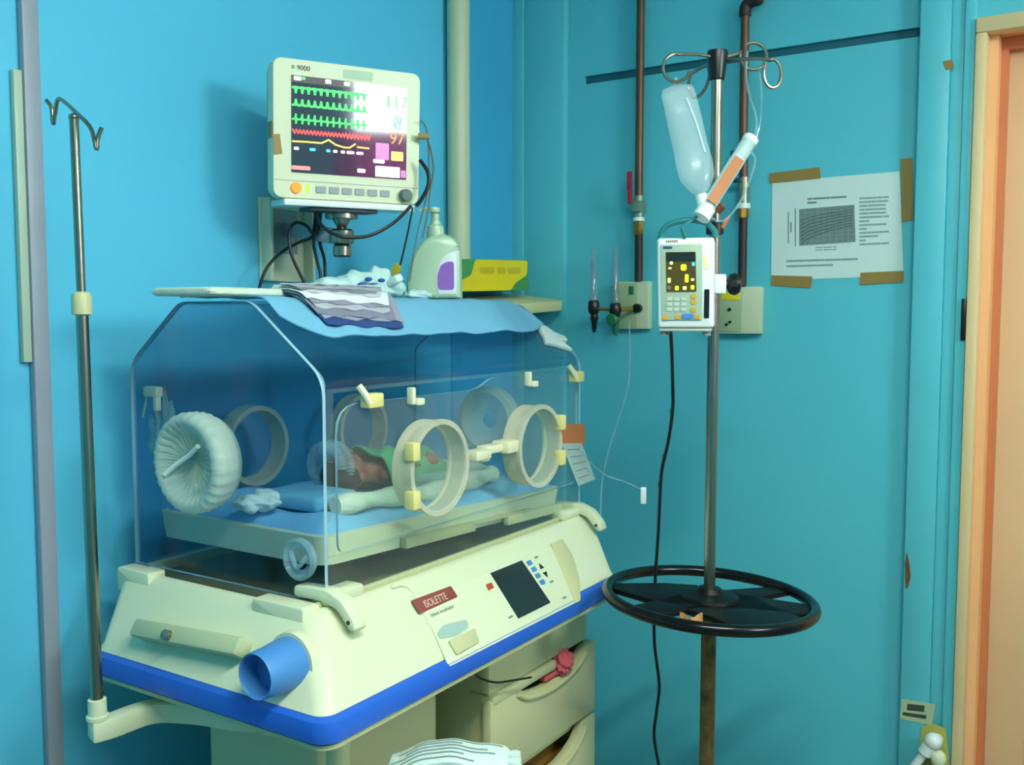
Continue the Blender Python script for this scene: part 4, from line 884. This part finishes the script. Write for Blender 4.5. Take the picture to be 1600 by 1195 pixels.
b = B(); e0 = V((p2x-.004, yp, 2.255)); tube(b, [e0, e0+V((0, 0, .02)), e0+V((.008, 0, .032)), e0+V((.030, -.004, .036))], .0155, 14); ball(b, e0+V((.035, -.004, .036)), .0165); tube(b, [e0+V((.034, -.004, .036)), e0+V((.04, -.004, .06)), e0+V((.055, -.006, .070)), e0+V((.12, -.006, .075))], .0145, 14); cyl(b, e0+V((.10, -.006, .074)), e0+V((.115, -.006, .075)), .017); obj('pipe_elbow', b, PIPED, p2)
b = B(); cyl(b, e0+V((.11, -.006, .075)), (p2x+.30, yp, 2.345), .0115, 14); obj('upper_pipe', b, PIPE, p2)
b = B(); cyl(b, (p2x, yp, 1.76), (p2x, yp, 1.83), .0145, 16); cyl(b, (p2x, yp, 1.80), (p2x, yp, 1.815), .017, 16); obj('valve_body', b, mat('valve_steel', (150, 150, 130), .35, metal=.7), p2)
b = B(); cyl(b, (p2x, yp, 1.746), (p2x, yp, 1.760), .0185, 16); obj('thread_tape', b, WHITE, p2)
b = B(); cyl(b, (p2x, yp, 1.722), (p2x, yp, 1.746), .0155, 8); obj('brass_union', b, BRASS, p2)
b = B(); box(b, (p2x-.028, yp-.032, 1.825), (p2x-.012, yp-.026, 1.90), r=.003); box(b, (p2x-.026, yp-.03, 1.815), (p2x-.0, yp-.01, 1.825), r=.002); obj('valve_handle', b, mat('navy_handle', (20, 60, 90), .4), p2, 'dark blue lever')
# outlet boxes
def outlet(name, x0, x1, z0, z1, dp, label):
    o = thing(name, label, 'wall outlet', ((x0+x1)/2, YR, z0))
    b = B(); box(b, (x0, YR-dp, z0), (x1, YR-.0005, z1), r=.004); obj('outlet_box', b, PLATE, o); return o
o1 = outlet('gas_outlet', -1.303, -1.190, 1.418, 1.556, .028, 'cream gas outlet box behind the two flow meters')
b = B(); box(b, (-1.298, YR-.031, 1.424), (-1.226, YR-.0282, 1.550), r=.001); obj('inset_plate', b, PLATED, o1)
b = B(); box(b, (-1.252, YR-.033, 1.518), (-1.236, YR-.0312, 1.542), r=.001); obj('green_mark', b, GREENP, o1)
b = B(); cyl(b, (-1.222, YR-.028, 1.478), (-1.222, YR-.042, 1.478), .013, 18); obj('outlet_socket', b, BLACK, o1)
o2 = outlet('wall_socket', -.990, -.860, 1.408, 1.536, .032, 'cream wall socket box with a yellow sticker right of the pump')
b = B(); box(b, (-.985, YR-.035, 1.414), (-.912, YR-.0322, 1.530), r=.002); obj('inset_plate', b, PLATED, o2)
b = B(); box(b, (-.968, YR-.037, 1.500), (-.916, YR-.0352, 1.522), r=.0005); obj('yellow_sticker', b, YELLOW, o2)
b = B(); b.free()
for (hx_, hz_, hr_) in ((-.945, 1.474, .005), (-.953, 1.433, .004), (-.943, 1.440, .004)):
    b = B(); cyl(b, (hx_, YR-.0352, hz_), (hx_, YR-.038, hz_), hr_, 12); obj('socket_hole', b, BLACK, o2)
# flow meters
def flowmeter(x, y, zb, h, label, knob):
    f = thing('flow_meter', label, 'flow meter', (x, y, zb))
    b = B(); lathe(b, Matrix.Translation((x, y, zb+.016)), [(.013, 0), (.014, .01), (.011, .02), (.0095, h), (.006, h+.006), (.0001, h+.007)], 20); obj('gauge_tube', b, FLOWG, f, 'clear gauge tube')
    b = B(); cyl(b, (x, y, zb+.02), (x, y, zb+h*.9), .0032, 10); obj('inner_tube', b, FLOWG, f)
    b = B(); lathe(b, Matrix.Translation((x, y, zb)), [(.010, -.018), (.015, -.012), (.017, 0), (.016, .018), (.012, .024)], 20); obj('meter_body', b, BLACK, f)
    b = B(); lathe(b, Matrix.Translation((x+.002, y, zb-.018)), [(.004, -.052), (.006, -.044), (.009, -.020), (.012, -.012), (.010, 0)], 16); obj('hose_nipple', b, knob, f)
    return f
f1 = flowmeter(-1.338, YR-.085, 1.478, .155, 'left one of two flow meters, clear tube standing free of the outlet box', BLACK)
f2 = flowmeter(-1.268, YR-.085, 1.470, .165, 'right one of two flow meters, in front of the cream outlet box', GREENP)
b = B(); cyl(b, (-1.322, YR-.085, 1.476), (-1.285, YR-.085, 1.474), .0048, 12); cyl(b, (-1.252, YR-.085, 1.474), (-1.232, YR-.05, 1.477), .006, 12); obj('meter_coupling', b, BRASS, f2)
b = B(); lathe(b, frame((-1.268, YR-.10, 1.446), (1, 0, 0), (0, 0, 1)), [(.016, -.004), (.017, .010), (.014, .014), (.0001, .015)], 14); obj('meter_knob', b, GREENP, f2, 'dark green knob')
# chart
WF = frame((0, YR, 0), (1, 0, 0), (0, 0, 1))
def onW(*pp): return [onF(x, y, WF) for x, y in pp]
ch = flatpart('paper_chart', WF, onW((1207, 284), (1406, 268), (1412, 431), (1205, 438)), .0008, .0016, PAPER, None); tag(ch, 'white paper with a printed growth chart taped to the teal wall', 'poster')
flatpart('printed_graph', WF, onW((1249, 327), (1335, 320), (1337, 378), (1249, 384)), .0017, .0019, INK, ch)
b = B()
for k in range(7):
    P = [onW((1252+80*t, 380-6*k-(30-2*k)*t**.6+2))[0] for t in [i/10 for i in range(11)]]; ribbon(b, P, .0022, .0020, .0022)
b.transform(WF); obj('graph_curve', b, mat('dark_curve', (78, 98, 96), .8), ch)
b = B()
for k in range(1, 9):
    for (a, c_) in (((1249+86*k/9, 326), (1249+87*k/9, 383)), ((1250, 327+57*k/9), (1336, 321+57*k/9))): ribbon(b, onW(a, c_), .0009, .0019, .0020)
b.transform(WF); obj('graph_grid', b, INKL, ch)
def textlines(x0, x1, y0, y1, n, wv=.0042, m=INK, seed=1, dy=-.07):
    R = random.Random(seed); b = B()
    for i in range(n):
        y = y0+(y1-y0)*i/max(1, n-1); x = x0
        while x < x1-4:
            l = R.uniform(4, 13); xe = min(x+l, x1); ribbon(b, onW((x, y+(x-x0)*dy), (xe, y+(xe-x0)*dy)), wv, .0017, .0019); x = xe+R.uniform(1.5, 3)
            if R.random() < .06: break
    b.transform(WF); return b
obj('printed_title', textlines(1263, 1322, 311, 317, 2, .005, dy=-.06), INK, ch); obj('printed_text', textlines(1344, 1388, 310, 382, 13, .0048, seed=3, dy=-.05), INKL, ch)
obj('printed_text', textlines(1230, 1340, 408, 416, 2, .0055, seed=4, dy=-.03), INKL, ch); obj('printed_text', textlines(1275, 1312, 387, 391, 2, .003, seed=5, dy=-.04), INKL, ch)
b = B(); ribbon(b, onW((1243, 326), (1243, 384)), .003, .0017, .0019); ribbon(b, onW((1232, 332), (1232, 380)), .003, .0017, .0019); ribbon(b, onW((1236, 348), (1236, 362)), .004, .0017, .0019); b.transform(WF); obj('printed_axis', b, INK, ch)
for P, lab in ((((1202, 271), (1281, 261), (1283, 279), (1203, 287)), 'brown tape on the upper left corner of the paper chart'),
               (((1407, 248), (1426, 247), (1428, 344), (1409, 347)), 'long brown tape down the right edge of the paper chart'),
               (((1206, 430), (1270, 432), (1267, 450), (1205, 446)), 'brown tape on the lower left corner of the paper chart'),
               (((1345, 426), (1413, 423), (1412, 441), (1344, 445)), 'brown tape on the lower right corner of the paper chart')):
    b = B(); prism(b, WF, roundpoly(onW(*P), .002), .0021, .0027); tag(obj('tape_strip', b, TAPE), lab, 'tape', 'brown tapes holding the paper chart')
TF = frame((0, YR-.03, 0), (1, 0, 0), (0, 0, 1))
b = B(); prism(b, TF, [onF(*p, TF) for p in ((1473, 96), (1488, 93), (1491, 106), (1478, 110))], .0004, .001); tag(obj('tape_patch', b, TAPE), 'tiny square of brown tape high on the trim beside the door', 'tape')
b = B(); prism(b, TF, [onF(*p, TF) for p in ((1409, 1092), (1462, 1100), (1456, 1133), (1406, 1122))], .0004, .0012); skk = tag(obj('wall_sticker', b, STICK), 'cream sticker with dark print near the foot of the door trim', 'sticker')
b = B(); prism(b, TF, [onF(*p, TF) for p in ((1418, 1099), (1445, 1102), (1444, 1112), (1417, 1109))], .0013, .0016); prism(b, TF, [onF(*p, TF) for p in ((1411, 1112), (1448, 1117), (1447, 1123), (1410, 1117))], .0013, .0016); obj('sticker_print', b, mat('sticker_ink', (60, 70, 60), .7), skk)
b = B(); prism(b, TF, roundpoly([onF(*p, TF) for p in ((1417, 862), (1421, 880), (1423, 900), (1419, 918), (1415, 920), (1414, 880))], .003), .0003, .0008); tag(obj('rust_stain', b, RUSTC), 'ragged rust brown stain on the left edge of the door trim', 'stain', kind='stuff')
# chipped plaster and the white pipes at the bottom right
b = B(); P = [onF(*p, TF) for p in ((1440, 1135), (1458, 1130), (1478, 1138), (1484, 1195), (1480, 1260), (1436, 1260), (1436, 1180))]; prism(b, TF, P, .0004, .0016); tag(obj('chipped_plaster', b, CHIP), 'yellowish chipped plaster patch behind the white pipe fittings', 'plaster patch')
pf = thing('water_pipe', 'white plastic water pipe with a round elbow at the lower right corner', 'pipe', (-.43, YR-.06, .3))
q = onY(1458, 1158, YR-.06)
b = B(); ball(b, q, .021); tube(b, [q+V((.004, .012, -.004)), q+V((.004, .03, -.004))], .015, 14); cyl(b, q+(onY(1440, 1182, YR-.06)-q)*.3, q+(onY(1440, 1182, YR-.06)-q)*.75, .017, 16); obj('pipe_elbow', b, WHITE, pf)
b = B(); cyl(b, q, q+(onY(1440, 1182, YR-.06)-q)*6, .0105, 14); obj('pipe_tube', b, WHITE, pf)
q2 = onY(1466, 1185, YR-.055)
pf2 = thing('water_pipe', 'cream pipe cap just below the white elbow at the lower right', 'pipe', (-.43, YR-.06, .25))
b = B(); ball(b, q2, .019, (1, 1, 1.2)); cyl(b, q2, q2+V((.0, .0, -.20)), .013, 14); obj('pipe_cap', b, CREAM, pf2)

# ================================================================== IV STAND
SX, SY = -.734, 1.90
iv = thing('iv_stand', 'tall steel drip stand with curled hooks and a black steering wheel ring', 'drip stand', (SX, SY, 0))
b = B(); cyl(b, (SX, SY, .98), (SX, SY, 1.983), .0115, 24); obj('inner_pole', b, STEEL, iv)
b = B(); cyl(b, (SX, SY, .05), (SX, SY, .875), .0158, 24); obj('outer_pole', b, RUST, iv, 'rusty lower pole')
b = B(); cyl(b, (SX, SY, .83), (SX, SY, 1.00), .0118, 24); obj('pole_sleeve', b, STEEL, iv)
b = B(); lathe(b, Matrix.Translation((SX, SY, 1.940)), [(.0125, -.008), (.015, -.006), (.021, .044), (.020, .050), (.0001, .052)], 24); obj('top_cap', b, BLACK, iv)
b = B(); lathe(b, Matrix.Translation((SX, SY, 1.636)), [(.012, -.012), (.018, -.010), (.018, .012), (.012, .014)], 20); obj('height_clamp', b, BLACK, iv)
dS = (V((SX, SY, 2.0))-CAMP).dot(fw)
def hook(pts): 
    b = B(); tube(b, [atD(x, y, dS+d) for x, y, d in pts], .0034, 10, n=6); obj('bag_hook', b, DARKSTEEL, iv)
def circ(cx, cy, rx, ry, a0, a1, d0, d1, n=12): return [(cx+rx*cos(radians(a0+(a1-a0)*i/n)), cy+ry*sin(radians(a0+(a1-a0)*i/n)), d0+(d1-d0)*i/n) for i in range(n+1)]
hook([(1120, 90, 0), (1090, 85, -.02)]+circ(1057, 106, 21, 22, -75, -350, -.04, -.07))
hook([(1122, 96, 0), (1105, 102, .02), (1092, 108, .05), (1079, 118, .07), (1076, 138, .08), (1082, 152, .07), (1092, 150, .05), (1102, 138, .04), (1108, 120, .03), (1107, 106, .03)])
hook([(1130, 90, 0), (1150, 84, .0)]+circ(1177, 88, 21, 21, -160, -480, .01, .05))
hook([(1132, 94, 0), (1165, 92, -.04), (1188, 92, -.06)]+circ(1207, 115, 14, 22, -110, 225, -.07, -.10))
# wheel
WC = V((SX, SY, .873)); tl = Matrix.Rotation(radians(3.0), 4, fw) 
WM = Matrix.Translation(WC) @ tl
wh = thing('steering_wheel', 'glossy black four spoke steering wheel fixed round the drip stand pole', 'steering wheel', WC)
wh['category'] = 'steering wheel'
RW = .2125
b = B(); lathe(b, WM, [(RW+.0118*cos(2*pi*k/14), .012*sin(2*pi*k/14)) for k in range(14)], 72, closed=True); obj('wheel_rim', b, GLOSSB, wh)
b = B()
for a, w0_, w1_ in ((-26, .105, .088), (20, .06, .035), (62, .040, .020), (197, .090, .016), (248, .048, .030)):
    a = radians(a); d = V((cos(a), sin(a), 0)); n = V((-sin(a), cos(a), 0)); hw0, hw1 = w0_, w1_
    rt_ = sqrt(RW*RW-hw1*hw1)
    P = [(d*.03+n*hw0), (d*.10+n*hw0*.82), (d*rt_+n*hw1), (d*rt_-n*hw1), (d*.10-n*hw0*.82), (d*.03-n*hw0)]
    prism(b, WM @ Matrix.Translation((0, 0, -.006)), [(p.x, p.y) for p in P], -.006, .006, r=.003)
obj('wheel_spokes', b, mat('matte_black_spoke', (9, 9, 11), .45, spec=.25), wh)
b = B(); lathe(b, WM, [(.06, -.02), (.066, -.010), (.060, .006), (.028, .012), (.022, .022), (.0125, .024)], 32); obj('wheel_hub', b, MATS['matte_black_spoke'], wh)
# base
b = B()
for k in range(5):
    a = 2*pi*k/5+.3; d = V((cos(a), sin(a), 0)); tube(b, [(SX, SY, .10), (SX+d.x*.12, SY+d.y*.12, .10), (SX+d.x*.25, SY+d.y*.25, .055)], .012, 10)
    cyl(b, (SX+d.x*.25, SY+d.y*.25-.01, .026), (SX+d.x*.25, SY+d.y*.25+.01, .026), .025, 18)
obj('wheeled_base', b, DARKSTEEL, iv)
b = B()
q = onZ(1080, 966, .905)
def rag(u, v):
    return atD(1062+36*u, 958+10*v+8*sin(u*3)+5*v*cos(u*7), 1.875)+V((0, 0, .006*sin(u*9+v*5)))+fw*(.01*sin(u*8)*v)
grid(b, rag, 12, 6, .002); tag(obj('tape_scrap', b, mat('tan_scrap', (196, 140, 84), .7, var=.25, scale=60)), 'crumpled scrap of tan tape stuck on the steering wheel hub', 'tape')

# ------------------------------------------------------------------ infusion pump
pc = atD(1070, 447, 1.857)
_n = (CAMP-pc); _n.z = 0; _u = V((0, 0, 1)).cross(_n).normalized(); PF = frame(pc, (Matrix.Rotation(radians(-3), 3, 'Z') @ _u), (0, 0, 1))
pu = thing('infusion_pump', 'white infusion pump with lit green display clamped to the drip stand', 'infusion pump', pc)
kp = 1.857/F
def pp_(x, y, n=0): return ((x-1070)*kp, (447-y)*kp)
def ppoly(pts): return [pp_(*p) for p in pts]
b = B(); t = ppoly([(1026, 372), (1114, 372), (1115, 512), (1029, 512)]); prism(b, PF, roundpoly(t, .006), -.11, 0, r=.005, seg=3); obj('pump_case', b, WHITE, pu)
b = B(); prism(b, PF, roundpoly(ppoly([(1032, 382), (1096, 382), (1098, 500), (1035, 500)]), .004), .0003, .003, r=.0008); fp = obj('front_panel', b, mat('panel_sage', (172, 194, 172), .45), pu)
b = B(); prism(b, PF, roundpoly(ppoly([(1040, 394), (1086, 394), (1088, 456), (1042, 456)]), .002), .0031, .004); ps = obj('pump_display', b, SCRG, pu, 'lit olive green display')
b = B(); prism(b, PF, ppoly([(1041, 395), (1085.5, 395), (1086, 409), (1041.5, 409)]), .0041, .0044); obj('display_header', b, SCRG2, ps)
def pd(x, y, w_, h_, m_, n0=.0041, n1=.005, nm='display_digit', par=None):
    b = B(); a = pp_(x, y); prism(b, PF, rrect(a[0]-w_*kp/2, a[0]+w_*kp/2, a[1]-h_*kp/2, a[1]+h_*kp/2, min(w_, h_)*kp*.3, 3), n0, n1); obj(nm, b, m_, par or ps)
pd(1068, 418, 9, 10, E_LY); pd(1073, 435, 6, 13, E_LY); pd(1083, 413, 5, 6, E_C); pd(1049, 411, 5, 5, E_PALE); pd(1047, 419, 5, 3, E_PALE); pd(1046, 438, 5, 8, E_PALE); pd(1058, 450, 6, 7, E_LY); pd(1070, 450, 6, 6, E_PALE); pd(1082, 449, 6, 7, E_LY); pd(1046, 449, 6, 6, mat('dim_brown_lcd', (80, 60, 40), .4, emit=(120, 100, 70), es=.7)); pd(1082, 437, 5, 4, E_PALE)
for (x, y) in ((1101, 402), (1101, 411), (1104, 418)): pd(x, y, 5, 7, E_PALE, .0006, .002, 'indicator_light', pu)
for i in range(3):
    for j in range(3): pd(1047+11*i, 467+8*j, 8, 5.5, mat('key_grey', (188, 204, 188), .5) if (i, j) == (0, 0) else MATS['key_grey'], .0031, .0048, 'key', pu)
for (x, y, c_) in ((1084, 463, BRASS), (1084, 472, CREAMY), (1084, 484, CREAMY), (1060, 495, CREAMY), (1090, 495, CREAMY), (1040, 496, CREAM2)): pd(x, y, 8, 7, mat('amber_key', (215, 160, 40), .45) if 'amber_key' not in MATS else MATS['amber_key'], .0031, .0048, 'key', pu)
pd(1075, 494, 18, 8, KBLUE, .0031, .0048, 'blue_key', pu)
b = B(); prism(b, PF, rrect(*[pp_(1100, 0)[0], pp_(1108, 0)[0], pp_(0, 497)[1], pp_(0, 452)[1]], .002), .0006, .0012); obj('tube_slot', b, BLACK, pu, 'dark vertical slot')
b = B()
for i_ in range(6): prism(b, PF, ppoly([(1040+3.1*i_, 375.5), (1042.4+3.1*i_, 375.5), (1042.4+3.1*i_, 379), (1040+3.1*i_, 379)]), .0004, .0008)
obj('faded_print', b, mat('pump_print', (150, 140, 128), .5), pu)
b = B(); prism(b, PF, ppoly([(1036, 385), (1050, 385), (1050, 389), (1036, 389)]), .0031, .0036); obj('panel_logo', b, mat('navy_print', (40, 70, 120), .5), pu)
b = B(); box(b, (*pp_(1030, 518), -.10), (*pp_(1112, 512.5), -.004), PF, r=.003); obj('pump_foot_plate', b, mat('foot_grey', (176, 186, 170), .5), pu)
for x in (1038, 1104):
    b = B(); a = pp_(x, 519); cyl(b, PF @ V((a[0], a[1]+.003, -.02)), PF @ V((a[0], a[1]-.006, -.02)), .008, 14); obj('rubber_foot', b, GREYW, pu)
b = B(); P = [(1029, 372), (1032, 358), (1045, 347), (1072, 342), (1098, 346), (1112, 358), (1116, 370)]; tube(b, [PF @ V((*pp_(*p), -.04)) for p in P], .006, 10); obj('carry_handle', b, TEALP, pu, 'teal carrying handle')
# clamp
b = B(); cpz = PF @ V((*pp_(1124, 441), -.02)); box(b, (-.012, -.018, -.020), (.022, .022, .020), Matrix.Translation(V((SX, SY-.0, cpz.z))) @ Matrix.Rotation(YAW, 4, 'Z'), r=.004); obj('pole_clamp', b, WHITE, pu)
b = B(); k0 = V((SX, SY, cpz.z)); cyl(b, k0+rt*.018, k0+rt*.054, .006, 12); obj('clamp_screw', b, STEEL, pu)
b = B(); kM = frame(k0+rt*.050, up, fw); lathe(b, kM, [(.010, -.004), (.020, .0), (.023, .008), (.020, .018), (.010, .024), (.0001, .025)], 10); obj('clamp_knob', b, BLACK, pu, 'black clamp knob')
pcord = cable('power_cord', [(1048, 519), (1050, 560), (1051, 600), (1051, 640), (1044, 690), (1034, 735), (1031, 780), (1028, 840), (1024, 900), (1022, 960), (1023, 1010), (1030, 1070), (1026, 1110), (1022, 1150), (1030, 1200), (1040, 1260), (1040, 1330)], [1.875, 1.96]+[2.05+.02*i for i in range(15)], .0036, CABLE, 'black power cord', parent=pu)
for (px, py) in ((1050, 643), (1038, 714), (1031, 757)):
    b = B(); q = atD(px, py, 2.05+.02*([643, 714, 757].index(py)+2.2)); tube(b, [q+V((0, 0, .006)), q-V((0, 0, .006))], .0048, 10); obj('cord_tie', b, TEALP, pcord)

# ------------------------------------------------------------------ drip bag, burette, tubing
bg = thing('drip_bottle', 'nearly empty clear drip bottle hanging slanted from a hook', 'drip bottle', atD(1056, 130, dS-.05))
P0, P1 = atD(1058, 138, dS-.05), atD(1094, 296, dS-.09); ax = (P1-P0); Lb = ax.length
sd = fw.cross(ax).normalized(); BMx = frame(P0, sd, ax.normalized()); BMx = Matrix.Translation(P0) @ frame((0, 0, 0), sd, -fw.cross(sd) if False else ax.cross(sd)) 
# local: x = side, y = depth, z = along
zz = ax.normalized(); xx = sd; yy = zz.cross(xx).normalized()
BL = Matrix.Identity(4)
for i, c_ in enumerate((xx, yy, zz)):
    for k in range(3): BL[k][i] = c_[k]
BL.translation = P0
def ell(rx, ry, h, n=24): return [BL @ V((rx*cos(2*pi*k/n), ry*sin(2*pi*k/n), h*Lb)) for k in range(n)]
b = B(); loft(b, [ell(.012, .006, -.03), ell(.030, .012, 0), ell(.0335, .018, .06), ell(.034, .022, .3), ell(.034, .022, .6), ell(.036, .022, .75), ell(.034, .02, .88), ell(.020, .014, 1.0), ell(.010, .010, 1.04), ell(.009, .009, 1.12)]); obj('bottle_body', b, BAGC, bg)
b = B(); tube(b, [BL @ V((-.008, -.0215, .16*Lb)), BL @ V((-.016, -.020, .42*Lb)), BL @ V((-.020, -.019, .70*Lb))], .0025, 8); obj('bottle_streak', b, clear('streak_plastic', (.9, .95, .97), haze=.7, hazecol=(215, 235, 240), rough=.15), bg, 'raised pale streak')  # pale hazy streak laid along the bottle side
b = B(); cyl(b, BL @ V((0, 0, 1.06*Lb)), BL @ V((0, 0, 1.20*Lb)), .013, 16); obj('bottle_cap', b, WHITE, bg)
b = B(); tube(b, [BL @ V((0, 0, -.02*Lb)), atD(1055, 122, dS-.05), atD(1060, 127, dS-.05)], .0025, 8); obj('hanger_loop', b, BAGC, bg)
bu = thing('burette', 'slanted white burette chamber with orange tape crossing the pole', 'burette', atD(1100, 322, dS-.10))
Q0, Q1 = atD(1104, 326, dS-.10), atD(1170, 222, dS-.07)
b = B(); cyl(b, Q0, Q1, .0145, 24); obj('chamber', b, clear('chamber_plastic', (.9, .96, .97), haze=.72, hazecol=(205, 228, 228), rough=.15), bu)
dq = (Q1-Q0).normalized()
b = B(); cyl(b, Q0-dq*.022, Q0+dq*.002, .017, 20); obj('chamber_end_cap', b, WHITE, bu); b = B(); cyl(b, Q1-dq*.002, Q1+dq*.010, .0155, 20); obj('chamber_end_cap', b, WHITE, bu)
b = B(); q = Q0.lerp(Q1, .45); M = frame(q-fw*.0165, dq, fw.cross(dq) if True else up); prism(b, M, rrect(-.062, .045, -.010, .010, .002), -.0012, .0012); obj('tape_band', b, TAPEO, bu, 'orange tape along the chamber')
b = B(); q = atD(1178, 228, dS-.07); cyl(b, Q1+dq*.006, q, .007, 12); obj('inlet_port', b, CREAM2, bu)
b = B(); q = atD(1120, 330, dS-.09); cyl(b, q, q+V((.012, 0, .010)), .008, 12); obj('brown_stopper', b, mat('brown_rubber', (120, 70, 40), .6), bu)
cable('drip_tube', [(1176, 226), (1182, 195), (1178, 170), (1170, 145), (1166, 115), (1168, 80)], [dS-.07, dS-.06, dS-.05, dS-.02, dS, dS+.02], .0022, TUBEC, 'thin clear tube rising from the burette towards the hooks', 'tube')
cable('drip_tube', [(1187, 112), (1190, 150), (1188, 190), (1180, 224)], [dS-.02]*4, .0015, TUBEC, 'finer clear tube hanging from the right hook to the burette', 'tube')
cable('drip_tube', [(1106, 338), (1130, 345), (1155, 318), (1172, 280), (1180, 250), (1172, 235)], [dS-.1]*6, .002, TUBEC, 'clear tube looping beneath the burette', 'tube')
cable('drip_tube', [(1100, 330), (1078, 346), (1066, 356), (1070, 372)], [dS-.1, dS-.1, dS-.11, dS-.10], .003, TEALP, 'short teal tube from the drip bottle neck to the infusion pump', 'tube')
b = B(); p = atD(1134, 346, dS-.03); cyl(b, atD(1128, 356, dS-.02), atD(1139, 338, dS-.02), .0045, 10); tag(obj('tape_tab', b, TAPEO), 'little orange tab sticking up from the black pole clamp', 'tape')
cable('oxygen_tube', [(983, 497), (984, 530), (984, 560), (982, 600), (968, 650), (952, 700), (940, 760), (938, 830)], [2.755, 2.75, 2.7, 2.65, 2.55, 2.45, 2.38, 2.33], .0022, TUBEC, 'clear oxygen tube dropping from the right flow meter to the incubator', 'tube')
cable('oxygen_tube', [(905, 700), (925, 725), (950, 744), (975, 752), (1000, 764)], [2.2, 2.24, 2.28, 2.3, 2.3], .0016, TUBEC, 'fine clear tube from the hood corner to a white clip', 'tube')
b = B(); q = atD(1005, 774, 2.3); box(b, (-.007, -.004, -.020), (.007, .004, .020), Matrix.Translation(q) @ Matrix.Rotation(YAW, 4, 'Z'), r=.003); tag(obj('tube_clip', b, WHITE), 'small white clip on a fine tube against the teal wall', 'clip')
